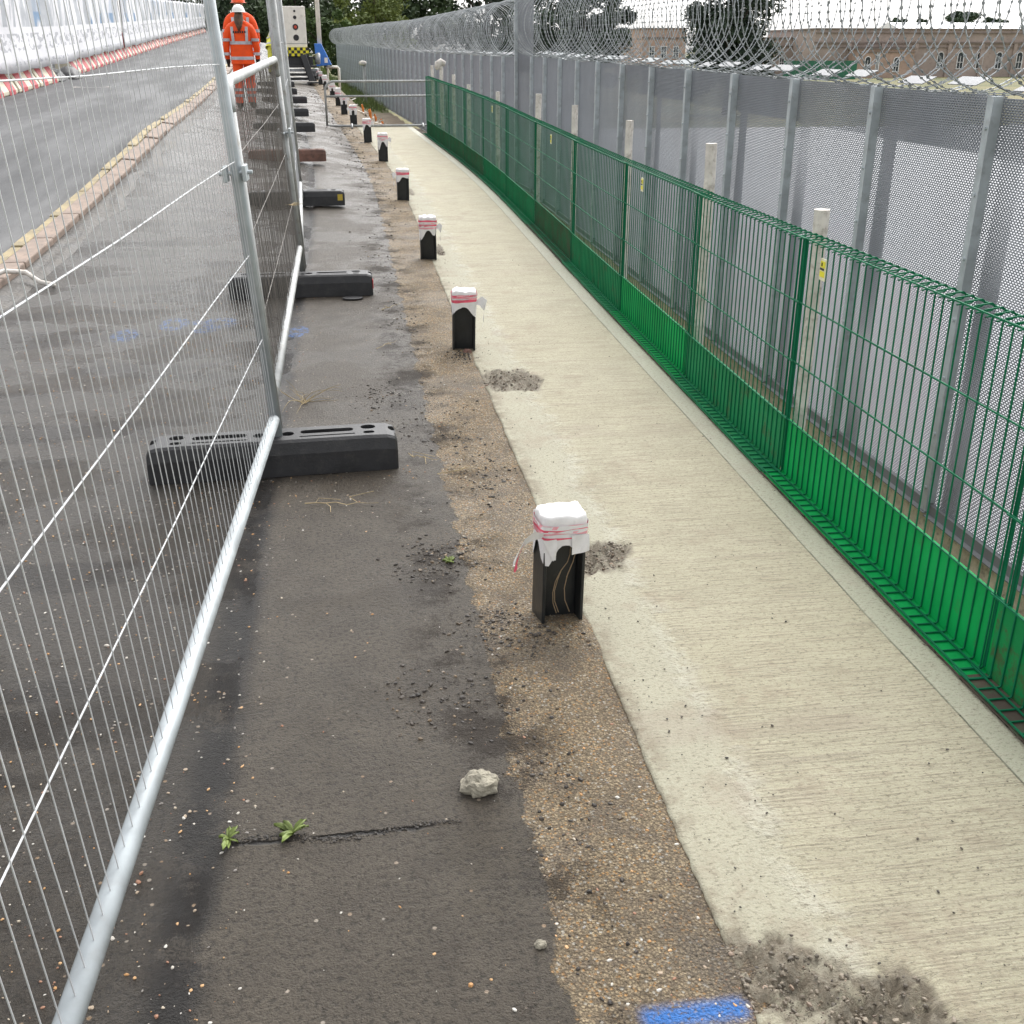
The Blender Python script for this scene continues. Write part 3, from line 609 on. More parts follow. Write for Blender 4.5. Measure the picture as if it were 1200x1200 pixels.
mr = MB(); mr.box((DF / 2, -.012, -.0), (DF, .02, .055)); mr.box((DF / 2, -.03, -.028), (DF, .05, .006)); ME_RAIL = mr.mesh('bottom_rail', M_MESHD)
def flash(w): 
    m = MB(); m.box((0, 0, 0), (w, .085, .004), Matrix.Rotation(R(24), 3, 'X')); return m.mesh('capping', simple('dull_zinc', (.24, .265, .275), .6, .1, .15, 5) if w > .45 else M_MESHD)
ME_FL = [flash(.50), flash(.42), flash(.27)]
mt = MB(); mt.box((DF / 2, .02, -.18), (DF, .035, .30)); ME_BOARD = mt.mesh('gravel_board', M_TIMBER)
def mesh_bay(a, b, label, H=None, laps=True, board=True, cap=True):
    """bay between post feet a and b; local x along the fence, -y towards the walkway"""
    a = Vector(a); b = Vector(b); X = (b - a); X.z = 0; X.normalize(); Y = Vector((-X.y, X.x, 0))
    t = thing('mesh_fence_bay', label, 'fence', group='bays of the grey steel mesh fence')
    M = Matrix((X, Y, Vector((0, 0, 1)))).transposed().to_4x4(); M.translation = a; t.matrix_world = M
    link('mesh_sheet', ME_PANEL, t); link('post', ME_POST, t).location = (0, -.028, 0); link('bottom_rail', ME_RAIL, t).location = (.03, -.01, 0)
    if laps:
        for me, p in ((ME_LAP, (.035, .03, 0)), (ME_TOP, (0, .03, HF - .27))): link('mesh_lap', me, t).location = p
    if board: link('gravel_board', ME_BOARD, t)
    if cap:
        x = .22
        for k in range(2): me = random.choice(ME_FL); o = link('capping', me, t); o.location = (x + .08 + .52 * k, .05 + random.uniform(-.015, .015), HF + .055 + random.uniform(-.008, .008)); o.rotation_euler.z = R(random.uniform(-1.5, 1.5))
    if H:
        o = link('mesh_sheet', ME_PANEL, t); o.location.z = HF + .002; o.scale.z = (H - HF) / HF
        m = MB(); m.box((0, -.03, HF + (H - HF) / 2 + .012), (.05, .05, H - HF)); m.build('post', M_POST, t)
    return t
ky = [4.89 + 1.2 * k for k in range(-3, 12)]        # 1.29 .. 18.09
zb = lambda y: -.70 + .009 * (y - 4.9)
NB = 0
ordn = ['first', 'second', 'third', 'fourth', 'fifth', 'sixth', 'seventh', 'eighth', 'ninth', 'tenth', 'eleventh', 'twelfth', 'thirteenth', 'fourteenth']
for k in range(len(ky) - 1):
    n = len(ky) - 2 - k
    mesh_bay((3.0, ky[k + 1], zb(ky[k + 1])), (3.0, ky[k], zb(ky[k])), 'steel mesh bay topped with razor wire, %s from the tall mesh bay at the bend' % ordn[n], laps=k < 9)
mesh_bay((2.93, 19.29, zb(19)), (3.0, 18.09, zb(18)), 'tall mesh bay at the bend rising between the two razor wire coils', H=2.95, cap=False)
F2 = [(18.9, 2.95, -.6), (35, 2.2, -.53), (52, 1.1, -.31), (74, -.3, -.10)]
def f2(y): 
    ys = [q[0] for q in F2]; return Vector((float(np.interp(y, ys, [q[1] for q in F2])), y, float(np.interp(y, ys, [q[2] for q in F2]))))
y = 19.29; k = 0
while y < 73:
    mesh_bay(f2(y + 1.199), f2(y), 'grey mesh bay with razor wire on the stretch receding from the bend to the trees', laps=False, board=k < 3, cap=k < 14); y += 1.2; k += 1

def coil(name, label, path, r, pitch, seg, barbs, wr):
    m = MB(); Ls = 0.; pts = [Vector(p) for p in path]; cum = [0.]
    for a, b in zip(pts, pts[1:]): cum.append(cum[-1] + (b - a).length)
    def pos(d):
        i = min(len(pts) - 2, max(0, int(np.searchsorted(cum, d)) - 1)); f = (d - cum[i]) / (cum[i + 1] - cum[i]); return pts[i].lerp(pts[i + 1], f), (pts[i + 1] - pts[i]).normalized()
    tot = cum[-1]; rnd = random.Random(3)
    for hand in (1, -1):
        n = int(tot / pitch * seg); prev = None; ring = []
        for i in range(n):
            d = i / seg * pitch + (pitch * .5 if hand < 0 else 0)
            if d >= tot: break
            c, tdir = pos(d); side = Vector((tdir.y, -tdir.x, 0)); ph = hand * 2 * math.pi * i / seg
            lp = i // seg; rr = r * (1 + .06 * mnoise.noise(Vector((lp * .37, hand, 0)))); wob = .05 * mnoise.noise(Vector((lp * 1.3, hand * 4, 2)))
            ring.append(c + side * (rr * math.cos(ph)) + Vector((0, 0, 1)) * (rr * math.sin(ph)) + tdir * (wob * math.sin(ph)))
        m.tube(ring, wr, 4, cap=False)
        if barbs:
            for a, b in zip(ring, ring[1:]):
                d = b - a; L = d.length; kk = max(1, int(L / barbs))
                for j in range(kk):
                    p = a + d * ((j + .5) / kk); u = d.normalized(); w = u.cross(Vector((rnd.uniform(-1, 1), rnd.uniform(-1, 1), rnd.uniform(-1, 1)))).normalized()
                    m.add([p - u * .015, p + w * .0085, p + u * .015, p - w * .0085], [(0, 1, 2, 3)])
                    w2 = u.cross(w); m.add([p - u * .011, p + w2 * .008, p + u * .011, p - w2 * .008], [(0, 1, 2, 3)])
    return tag(m.build(name, M_RAZOR), label, 'razor wire', 'razor wire coils on the mesh fence')
coil('razor_wire', 'open razor wire coil on the fence in front of brick buildings', [(3.0, yy, zb(yy) + HF + .45) for yy in np.arange(1.2, 18.3, .5)], .44, .27, 30, .042, .0030)
coil('razor_wire', 'dense razor wire coil on the receding fence in front of trees', [f2(yy) + Vector((0, 0, HF + .45)) for yy in np.arange(19.4, 74, 1.)], .44, .24, 22, .10, .0038)

# ================================================================ spoil and grass beyond the concrete
def spoil(u, w):
    yy = 21.2 + w * 54; s0 = .60; s1 = 3.15; s_ = s0 + (s1 - s0) * u; top = P(.6, yy)
    zf = float(np.interp(yy, [19, 35, 52, 76], [-.62, -.55, -.33, -.1])); e = ss(0, .75, u)
    trench = -.35 * math.exp(-((u - .25) / .14) ** 2) * float(ss(35, 22, yy))
    z = top.z * (1 - e) + zf * e + .10 * mnoise.noise(Vector((s_ * 2.3, yy * 1.6, 0))) * u + .05 * mnoise.noise(Vector((s_ * 7, yy * 5, 3))) * min(1, u * 5) + trench - .01
    return Vector((s_ + float(bend(yy)), yy, z))
q = NT('spoil_earth'); v = q.coord('Object'); n_ = q.noise(v, 2.5, 6, .7); sp = q.n('SeparateXYZ'); q.t.links.new(v, sp.inputs[0])
cc = q.mix(n_, (.09, .068, .046), (.27, .215, .15)); gr = q.mix(q.noise(v, 9, 5, .7), (.05, .08, .02), (.13, .15, .045))
cc = q.mix(q.ramp(q.math('MULTIPLY_ADD', n_, 6., sp.outputs[1]), 42, 47), cc, gr)
M_SPOIL = q.fin(cc, .95, q.bump(n_, .7, .05))
m = MB(); m.grid(spoil, 20, 150); struct(m.build('spoil_bank', M_SPOIL, smooth=True))
m = MB()
for k in range(5000):
    w = .38 + .62 * random.random() ** 1.3; u = random.uniform(.05, 1.); p = spoil(u, w); h = random.uniform(.10, .34); a = random.uniform(0, 6.28); b = Vector((math.cos(a), math.sin(a), 0)); ln = Vector((random.uniform(-.1, .1), random.uniform(-.1, .1), 0))
    m.add([p - b * .012, p + b * .012, p + ln + Vector((0, 0, h))], [(0, 1, 2)])
g = m.build('rough_grass', simple('grass_blades', (.11, .15, .04), .8, 0, .5, 3)); g['kind'] = 'stuff'; g['label'] = 'rough grass on the bank below the mesh fence'; g['category'] = 'grass'
# broken laths, pipes and cones of waste on the spoil
LAB = {0: 'pale broken lath lying among the spoil beyond the barrier', 1: 'tan length of timber lying among the spoil beyond the barrier', 2: 'orange plastic stake sticking out of the spoil beyond the barrier'}
for k in range(46):
    kind = 2 if k % 5 == 0 else (0 if k % 2 else 1); w = .005 + .30 * random.random() ** 1.3; u = random.uniform(.25, .68); p = spoil(u, w); L = random.uniform(.35, .9)
    m = MB()
    if kind == 2: m.tube([(0, 0, -.1), (.01, 0, .10), (.02, .02, .22)], [.03, .028, .022], 8); m.tube([(0, 0, .10), (.004, 0, .13)], .034, 8)
    else:
        for sgm in range(4): m.box((L * (sgm - 1.5) / 4, .004 * (sgm % 2), .004 * random.random()), (L / 4 - .002, .035 + .006 * random.random(), .018))
    o = m.build('waste_stake' if kind == 2 else 'waste_lath', (M_PALEP, M_TIMBER, M_ORANGE)[kind]); o.location = p + Vector((0, 0, .02)); o.rotation_euler = (R(random.uniform(-6, 6)), R(random.uniform(-14, 14)), R(random.uniform(40, 150)))
    tag(o, LAB[kind], 'stake' if kind == 2 else 'lath', 'waste on the spoil' + (' stakes' if kind == 2 else ' laths'))

# ================================================================ tubular barrier across the walkway
bx = P(.42, 21.0).x - .34; t = thing('tubular_barrier', 'galvanised tubular barrier with rounded ends across the end of the concrete', 'barrier', (bx, 21.0, .27)); r = .16
Wd = 2.2; Ht = .78
m = MB(); m.tube([(0, 0, 0)] + arc((r, 0, Ht - r), r, math.pi, math.pi / 2, 6) + arc((Wd - r, 0, Ht - r), r, math.pi / 2, 0, 6) + [(Wd, 0, .12)] + arc((Wd - .1, 0, .12), .1, 0, -math.pi / 2, 4) + [(0.0, 0, .02)], .021, 10); m.build('frame', M_GALV2, t, True)
m = MB(); m.tube([(0.02, 0, Ht - .25), (Wd - .02, 0, Ht - .25)], .018, 10); m.build('middle_rail', M_GALV2, t, True)
for x in (.45, 1.75): m = MB(); m.tube([(x, -.26, .0), (x, 0, .05), (x, .26, .0)], .018, 8); m.build('foot', M_GALV2, t, True)
# small lamp on a post by the fence
lp = f2(47) + Vector((-.55, 0, .0)); t = thing('lamp_post', 'slim grey post with a small domed lamp before the receding mesh fence', 'lamp post', lp)
m = MB(); m.tube([(0, 0, -.4), (0, 0, 1.42)], .06, 8); m.build('pole', M_GALV2, t, True); m = MB(); m.tube([(-.05, 0, 1.40), (-.05, 0, 1.46), (-.05, 0, 1.54), (-.05, 0, 1.58)], [.10, .17, .14, .04], 12); m.build('lamp_head', M_PALEP, t, True)

# ================================================================ road barriers and banner fence
M_CREAM = simple('cream_plastic', (.62, .57, .44), .6, 0, .12, 6, .2, 40, dirt=((.35, .31, .25), .5)); M_RB = simple('faded_red_plastic', (.45, .06, .07), .6, 0, .2, 6)
q = NT('banner_print'); uv = q.coord('UV'); sp = q.n('SeparateXYZ'); q.t.links.new(uv, sp.inputs[0]); u_, v_ = sp.outputs[0], sp.outputs[1]
col = q.noise(q.coord('UV', (1.3, .22, 1)), 1., 3, .7); col2 = q.noise(q.coord('UV', (.5, .3, 1), (7, 3, 0)), 1., 2)
up = q.ramp(v_, 1.20, 1.23); c = q.mix(q.math('MULTIPLY', up, q.ramp(col, .47, .53)), (.74, .74, .77), (.40, .42, .45))
c = q.mix(q.math('MULTIPLY', q.math('MULTIPLY', up, q.ramp(col2, .60, .64)), q.ramp(v_, 1.5, 1.55, 1, .4)), c, (.14, .24, .38))
lt = q.n('TexBrick'); q.t.links.new(q.coord('UV', (1, 1, 1), (.0, -.72, 0)), lt.inputs['Vector']); lt.inputs['Scale'].default_value = 1.; lt.inputs['Brick Width'].default_value = .16; lt.inputs['Row Height'].default_value = .115; lt.inputs['Mortar Size'].default_value = .03; lt.offset = .3
lt.inputs['Color1'].default_value = (1, 1, 1, 1); lt.inputs['Color2'].default_value = (0, 0, 0, 1); lt.inputs['Mortar'].default_value = (0, 0, 0, 1)
letters = q.math('MULTIPLY', q.math('MULTIPLY', q.ramp(v_, .74, .76), q.ramp(v_, 1.08, 1.10, 1, 0)), q.ramp(q.noise(q.coord('UV', (2.6, 6, 1)), 1., 2), .50, .55))
c = q.mix(q.math('MULTIPLY', letters, .75), c, (.33, .34, .37))
small = q.math('MULTIPLY', q.math('MULTIPLY', q.ramp(v_, .50, .51), q.ramp(v_, .56, .57, 1, 0)), q.math('MULTIPLY', q.ramp(q.noise(q.coord('UV', (6, 9, 1)), 1., 2), .5, .56), q.ramp(q.noise(q.coord('UV', (.9, 1, 1)), 1., 1), .45, .5)))
c = q.mix(q.math('MULTIPLY', small, .7), c, (.3, .32, .36))
c = q.mix(q.ramp(q.noise(uv, 1.3, 5, .7), .55, .75, 0, .35), c, (.52, .50, .48))
M_BAN = q.fin(c, .6, q.bump(q.noise(uv, 3.5, 4, .6), .5, .06))
def barrier_unit(s0, y0, y1, lab, group, first=False):
    a = P(s0, y0); b = P(s0, y1); d = b - a; L = d.length; Yv = d.normalized(); Xv = Vector((Yv.y, -Yv.x, 0)).normalized(); Zv = Xv.cross(Yv)
    t = thing('road_barrier', lab, 'road barrier', group=group); M = Matrix((Xv, Yv, Zv)).transposed().to_4x4(); M.translation = a - Vector((0, 0, .03)); t.matrix_world = M
    prof = [(-.30, 0), (.30, 0), (.30, .08), (.23, .22), (.15, .36), (.11, .52), (.09, .85), (-.09, .85), (-.11, .52), (-.15, .36), (-.23, .22), (-.30, .08)]
    m = MB(); m.prism(prof, 0.03, L - .03); m.build('body', M_CREAM, t, bevel=.03)
    n = max(1, round(L / 1.15))
    for k in range(n):
        yy = L * (k + .5) / n; pr2 = [(x * 1.012 + (.004 if x > 0 else -.004), z) for x, z in prof]
        m = MB(); m.prism([(x, min(z + .002, .853)) for x, z in pr2], yy - .28, yy + .28); m.build('red_band', M_RB, t)
    return t
ybs = [(20.5, 22.6), (22.7, 24.9), (25.0, 27.2), (27.3, 29.6)]
GB = 'red and white barriers along the road'
for a, b in ybs: barrier_unit(-6.32, a, b, 'cream and red banded barrier under the banner, before the gap with dark clutter', GB)
y = 33.0; k = 0
while y < 104:
    L = 2.6 + y * .012; barrier_unit(-6.5 - .008 * (y - 33) * (1 if y < 70 else 0) - (.3 if y >= 70 else 0), y, y + L - .1, 'cream and red banded barrier in the line curving away past the gap', GB); y += L
def banner(s0, s1, y0, y1, h0, h1, lab):
    a = P(s0, y0); b = P(s1, y1); d = (b - a); L = d.length; n = max(4, int(L / .25)); m = MB(); t = thing('banner_fence', lab, 'banner', a, group='white printed banners on the road barrier')
    Xv = d.normalized(); Nv = Vector((Xv.y, -Xv.x, 0)).normalized()
    nz = 10; uvs = []
    def fn(u, w):
        off = .05 * mnoise.noise(Vector((u * L * .7 + y0, w * 2, 0))) + .03 * math.sin(u * L * 1.3 + y0); sag = -.04 * abs(math.sin(u * L * 1.1)) if w == 0 else (-.07 * abs(math.sin(u * L * .95)) if w == 1 else 0)
        uvs.append((u * L + y0, h0 + (h1 - h0) * w)); return d * u + Nv * (.34 + off) + Vector((0, 0, h0 + (h1 - h0) * w + sag))
    m.grid(fn, n, nz); me = m.mesh('banner_sheet', M_BAN, True); ul = me.uv_layers.new(name='UVMap')
    for lpi in me.loops: ul.data[lpi.index].uv = uvs[lpi.vertex_index]
    o = link('banner_sheet', me, t); so = o.modifiers.new('s', 'SOLIDIFY'); so.thickness = .006
    k = 0
    for x in np.arange(0, L + .1, 2.2): m = MB(); m.tube([d.normalized() * min(x, L) + Nv * .12 + Vector((0, 0, .2)), d.normalized() * min(x, L) + Nv * .12 + Vector((0, 0, h1 - .02))], .03, 8); m.build('banner_pole', M_GALV2, t)
banner(-6.32, -6.32, 20.5, 31.0, .40, 2.35, 'wrinkled white banner with grey and blue print hung before the gap in the barriers')
y = 31.1; k = 0; bl = ['white printed banner just past the gap with dark clutter', 'white printed banner continuing along the curve beyond the gap', 'plain looking white banner further round the road curve', 'white banner where the barrier line meets the trees']
for y1 in (45, 60, 80, 104):
    f = lambda yy: -6.5 - .008 * (yy - 33) * (1 if yy < 70 else 0) - (.3 if yy >= 70 else 0); banner(f(y), f(y1), y, y1, .38, 2.2, bl[k]); y = y1 + .1; k += 1
# dark clutter in the gap
for k, (yy, ss_, l) in enumerate(((30.2, -6.25, 'dark folded sandbag in the gap between the barriers'), (31.4, -6.05, 'low dark fence weight heaped in the gap between the barriers'))):
    m = MB(); m.grid(lambda u, w: (.55 * (u - .5) * (1 + .1 * math.sin(w * 6)), 1.1 * (w - .5), .28 * max(0, math.sin(math.pi * u)) ** .5 * max(0, math.sin(math.pi * w)) ** .5 * (1 + .3 * mnoise.noise(Vector((u * 4, w * 5, k)))) - .02), 10, 14); o = m.build('sandbag', M_RUBBER, smooth=True); o.location = P(ss_, yy); tag(o, l, 'sandbag')
# dashed road patch: pale worn manhole frame
m = MB()
for k in range(24):
    a0 = 2 * math.pi * k / 24; a1 = 2 * math.pi * (k + .9) / 24; m.add([(.42 * math.cos(a0), .42 * math.sin(a0), 0), (.42 * math.cos(a1), .42 * math.sin(a1), 0), (.35 * math.cos(a1), .35 * math.sin(a1), 0), (.35 * math.cos(a0), .35 * math.sin(a0), 0)], [(0, 1, 2, 3)])
o = m.build('manhole_ring', M_PALEP); o.location = P(-5.0, 27.2, -.024); tag(o, 'pale worn ring of a manhole in the grey road', 'manhole')

# ================================================================ loose material on the tarmac
ICO = None
def ico():
    t = (1 + 5 ** .5) / 2; v = [(-1, t, 0), (1, t, 0), (-1, -t, 0), (1, -t, 0), (0, -1, t), (0, 1, t), (0, -1, -t), (0, 1, -t), (t, 0, -1), (t, 0, 1), (-t, 0, -1), (-t, 0, 1)]
    f = [(0, 11, 5), (0, 5, 1), (0, 1, 7), (0, 7, 10), (0, 10, 11), (1, 5, 9), (5, 11, 4), (11, 10, 2), (10, 7, 6), (7, 1, 8), (3, 9, 4), (3, 4, 2), (3, 2, 6), (3, 6, 8), (3, 8, 9), (4, 9, 5), (2, 4, 11), (6, 2, 10), (8, 6, 7), (9, 8, 1)]
    return np.array(v) / 1.902, np.array(f)
IV, IF = ico()
def scatter(name, pts, sizes, cols, flat, mat, zoff, label):
    n = len(pts); vs = []; cs = []
    for p, s_, c in zip(pts, sizes, cols):
        a = random.uniform(0, 6.28); ca, sa = math.cos(a), math.sin(a); sc = np.array([s_ * random.uniform(.7, 1.4), s_ * random.uniform(.6, 1.), s_ * flat * random.uniform(.7, 1.3)])
        v = IV * sc * (1 + rng.uniform(-.22, .22, (12, 1))); v = np.stack([v[:, 0] * ca - v[:, 1] * sa, v[:, 0] * sa + v[:, 1] * ca, v[:, 2]], -1) + np.array(p) + np.array([0, 0, zoff * s_ * flat]); vs.append(v); cs += [(*c, 1)] * 12
    V = np.concatenate(vs); F = (IF[None] + 12 * np.arange(n)[:, None, None]).reshape(-1, 3)
    me = bpy.data.meshes.new(name); me.from_pydata(V.tolist(), [], F.tolist()); me.materials.append(mat)
    at = me.color_attributes.new('col', 'FLOAT_COLOR', 'POINT'); at.data.foreach_set('color', np.array(cs).ravel())
    o = link(name, me, stuff=True); o['label'] = label; o['category'] = 'gravel'; return o
q = NT('stone_chips'); a = q.n('Attribute'); a.attribute_name = 'col'; M_CHIP = q.fin(a.outputs['Color'], .6)
pal = [(.42, .22, .08), (.50, .30, .14), (.50, .46, .40), (.36, .28, .20), (.55, .52, .47), (.30, .15, .09), (.22, .20, .18), (.40, .34, .26)]
HF_ = lambda s_, y_: float(h_foot(np.array([s_]), np.array([y_]))[0])
pts, sz, cl = [], [], []
while len(pts) < 6200:
    y = 1.0 + 6.5 * random.random() ** 1.7; s_ = random.uniform(-1.9, .62)
    w = .9 if s_ < -.40 else (.9 if s_ < -.28 else (.13 if s_ < .30 else .75))
    if abs(y - 3.85) < .25 and -.8 < s_ < .2: w = max(w, .8)
    if random.random() > w: continue
    r = .0012 + .0040 * random.random() ** 2.6 + (.0025 if random.random() < .03 else 0)
    pts.append(P(s_, y, HF_(s_, y))); sz.append(r); cl.append(random.choice(pal))
scatter('gravel', pts, sz, cl, .5, M_CHIP, .15, 'scattered orange and white stone chips on the wet tarmac')
pts, sz, cl = [], [], []
CL = [(.18, 2.35, .14, .16), (.25, 3.2, .12, .12), (.20, 3.15, .1, .15), (.22, 4.6, .16, .5), (.42, 4.5, .1, .5), (.28, 6.5, .14, .8), (.20, 8.5, .2, 1.2), (.34, 2.75, .1, .1), (.45, 2.62, .12, .07), (.35, 11.5, .2, 1.6), (.3, 15, .25, 2), (.3, 20, .3, 3), (.25, 27, .3, 5), (.08, 5.1, .1, .25), (.48, 3.9, .1, .3), (.55, 5.72, .09, .08), (.40, 1.95, .1, .5)]
for _ in range(3400):
    a, b, ra, rb = random.choice(CL); s_ = min(.60, random.gauss(a, ra * .6)); y = max(1.1, random.gauss(b, rb * .6)); k = 1 + max(0, y - 6) * .10
    pts.append(P(s_, y, HF_(s_, y))); sz.append((.002 + .006 * random.random() ** 3) * k); c = random.uniform(.5, 1.5); cl.append((.032 * c, .024 * c, .017 * c) if random.random() < .8 else (.14 * c, .10 * c, .06 * c))
for _ in range(420):
    s_ = random.uniform(-.33, .16); y = 1.868 + random.gauss(0, .006) + .012 * math.sin(s_ * 17); pts.append(P(s_, y, HF_(s_, y))); sz.append(.0012 + .0035 * random.random() ** 3); c = random.uniform(.4, 1.3); cl.append((.026 * c, .020 * c, .014 * c))
scatter('soil_crumbs', pts, sz, cl, .6, M_CHIP, .25, 'dark soil crumbs strewn along the edge of the tarmac')
pts, sz, cl = [], [], []
for _ in range(5200):
    a, b, ra, rb = random.choice(PITS[:8]); s_ = max(.625, random.gauss(a, ra * .55)); y = random.gauss(b, rb * .55); y = max(1.1, y)
    pm = float(pit_mask(np.array([s_]), np.array([y]))[0])
    if pm < .35: continue
    pts.append(P(s_, y, float(h_walk(np.array([s_]), np.array([y]))[0]) + .004)); sz.append(.0012 + .0055 * random.random() ** 4); c = random.uniform(.35, 1.15); cl.append((.24 * c, .20 * c, .15 * c) if random.random() < .85 else (.30 * c, .22 * c, .16 * c))
scatter('concrete_rubble', pts, sz, cl, .75, M_CHIP, .3, 'crumbled concrete fragments lying in the broken-out hollows of the walkway')
# specks on the concrete
pts, sz, cl = [], [], []
for _ in range(900):
    s_ = random.choice((random.uniform(.63, 1.52), .63 + abs(random.gauss(0, .12)))); y = 1.15 + 11 * random.random() ** 1.6; c = random.uniform(.4, 1.3); pts.append(P(s_, y, .005)); sz.append(.0012 + .003 * random.random() ** 3); cl.append((.07 * c, .055 * c, .04 * c))
scatter('grit', pts, sz, cl, .5, M_CHIP, .1, 'dark grit specks on the brushed concrete')
# leaf litter line along the foot plates
pts, sz, cl = [], [], []
for _ in range(900):
    y = 1.8 + 16 * random.random(); s_ = random.gauss(1.549, .007); c = random.uniform(.4, 1.4); pts.append(P(s_, y, -.002)); sz.append(.003 + .006 * random.random() ** 2); cl.append((.06 * c, .042 * c, .028 * c))
scatter('leaf_litter', pts, sz, cl, .6, M_CHIP, .1, 'dark leaf litter in the gap along the green panels')

# lump of concrete, weeds, stalks
def lump(name, label, loc, r, seed, mat, flat=.75, n=3):
    m = MB(); U, V = 28, 16
    def fn(u, w):
        a = 2 * math.pi * u; b = math.pi * w; d = Vector((math.cos(a) * math.sin(b), math.sin(a) * math.sin(b), math.cos(b))); k = 1 + .30 * mnoise.noise(d * 1.5 + Vector((seed, 0, 0))) + .16 * mnoise.noise(d * 4 + Vector((seed, 3, 0))) + .07 * mnoise.noise(d * 10 + Vector((seed, 9, 0)))
        return Vector((d.x * r * k * 1.15, d.y * r * k, max(-.55, d.z) * r * k * flat))
    m.grid(fn, U, V); o = m.build(name, mat, smooth=False); o.location = Vector(loc) + Vector((0, 0, r * flat * .5)); return tag(o, label, 'rock')
lump('concrete_lump', 'fist-sized crumbly lump of pale concrete lying on the tarmac', P(.215, 1.98), .036, 4, M_ROCK)
lump('concrete_lump', 'small stone at the ragged edge of the tan strip', P(.275, 1.50), .010, 9, M_ROCK)
lump('brick_crumb', 'broken red crumb at the foot of the bollard with the white flap', P(.60, 5.80), .022, 12, M_RUSTBLK)
def weed(label, loc, n, L, seed):
    rnd = random.Random(seed); t = thing('weed', label, 'weed', loc)
    for k in range(n):
        a = rnd.uniform(0, 6.28); el = rnd.uniform(.25, 1.0); m = MB(); l = L * rnd.uniform(.6, 1.1); w = l * .30; d = Vector((math.cos(a), math.sin(a), 0)); sd = Vector((-d.y, d.x, 0))
        def fn(u, v_):
            prof = math.sin(math.pi * min(1, .08 + u * .92)) ** .7 * (1 + .15 * math.sin(u * 20)); z = l * (math.sin(el) * u - .55 * u * u * math.sin(el)) + .004 * math.sin(v_ * 6.28)
            return d * (l * u * math.cos(el)) + sd * ((v_ - .5) * w * prof) + Vector((0, 0, z + abs(v_ - .5) * w * .5 * prof + .003))
        m.grid(fn, 6, 4); m.build('leaf', M_LEAFG, t, True)
weed('small green weed where the crack meets the dark joint', P(-.335, 1.885), 9, .044, 1); weed('broad-leaved green weed growing from the crack in the tarmac', P(-.20, 1.885), 10, .055, 2)
weed('scrubby little weed at the tan edge of the tarmac', P(.255, 3.16), 9, .035, 3)
def stalks(name, label, loc, n, L, seed, up=.6, cat='twig'):
    rnd = random.Random(seed); m = MB()
    for k in range(n):
        a = rnd.uniform(0, 6.28); p = Vector((rnd.uniform(-.02, .02), rnd.uniform(-.02, .02), .004)); d = Vector((math.cos(a), math.sin(a), rnd.uniform(0, up))).normalized(); pts = [p]; l = L * rnd.uniform(.4, 1)
        for j in range(6): d = (d + Vector((rnd.uniform(-.3, .3), rnd.uniform(-.3, .3), rnd.uniform(-.35, .2)))).normalized(); p = p + d * l / 6; p.z = max(p.z, .003); pts.append(p.copy())
        m.tube(pts, [.0018 - .0002 * j for j in range(7)], 5)
    o = m.build(name, M_TWIG); o.location = loc; return tag(o, label, cat)
stalks('dry_weed', 'dry pale weed tangled at the foot of the low fence panel', P(-.27, 5.0), 15, .24, 5, 1.1, 'weed')
def twig(label, s0, y0, s1, y1, seed, br=2):
    a = P(s0, y0, .008); b = P(s1, y1, .008); rnd = random.Random(seed); m = MB(); pts = [a.lerp(b, k / 7) + Vector((0, rnd.uniform(-.012, .012), rnd.uniform(0, .006))) for k in range(8)]
    pts = [p - a for p in pts]; m.tube(pts, [.0022 - .0002 * k for k in range(8)], 5)
    for _ in range(br): k = rnd.randint(1, 5); m.tube([pts[k], pts[k] + Vector((rnd.uniform(-.03, .05), rnd.uniform(-.06, .06), .005)), pts[k] + Vector((rnd.uniform(-.02, .1), rnd.uniform(-.1, .1), .003))], .0012, 5)
    o = m.build('twig', M_TWIG); o.location = a; tag(o, label, 'twig', 'dry twigs on the tarmac')
twig('bent dry twig in front of the nearest black fence weight', -.23, 3.72, .04, 3.68, 1, 3); twig('straight dry stalk lying across the tan strip edge', .18, 4.18, .30, 4.10, 2); twig('pale dry stalk on the tan strip beside soil crumbs', .28, 3.95, .44, 4.0, 3, 1)
twig('thin dry twig on the tarmac beyond the first fence weight', .10, 5.95, .22, 6.1, 4, 1); twig('crooked twig at the soil edge by the second bollard', .16, 6.9, .3, 7.1, 5, 1)
# dry leaf caught on the low fence panel
m = stalks('dry_clump', 'dry curled plant clump caught on the wires of the low fence panel', (-.365, 7.05, .66), 16, .09, 8, .2, 'plant')

# ================================================================ tracked machine and mast
M_CAB = simple('off_white_panel', (.80, .76, .68), .5, 0, .08, 3, .05, 20, dirt=((.45, .41, .34), .5)); M_CHY = simple('chevron_yellow', (.75, .66, .03), .5); M_MBLK = simple('machine_black', (.02, .02, .022), .5, 0, .4, 4); M_BLUE = simple('blue_sheet', (.03, .16, .55), .5, 0, .15, 4); M_LAMPR = simple('red_lamp', (.5, .06, .03), .4); M_MGREY = simple('machine_grey', (.25, .26, .27), .5, .3, .3, 5)
mx = Vector((-1.33, 35.4, float(T(-1.33, 35.4)))); t = thing('tracked_machine', 'tracked drilling machine with a tall off-white cabinet and black and yellow chequer band', 'machine', mx, R(2))
m = MB(); m.box((0, .35, 1.55), (.66, .7, 1.12)); cab = m.build('cabinet', M_CAB, t, bevel=.02)
for z, r, mt_ in ((1.98, .032, M_MBLK), (1.81, .05, M_MBLK), (1.55, .085, M_MBLK), (1.26, .085, M_MBLK)):
    m = MB(); m.tube([(0.02, -.012, z), (0.02, .0, z)], r, 14); p = m.build('port', mt_, cab)
    if z == 1.55: m = MB(); m.tube([(0.02, -.022, z), (0.02, -.012, z)], .045, 12); m.build('lamp', M_LAMPR, cab)
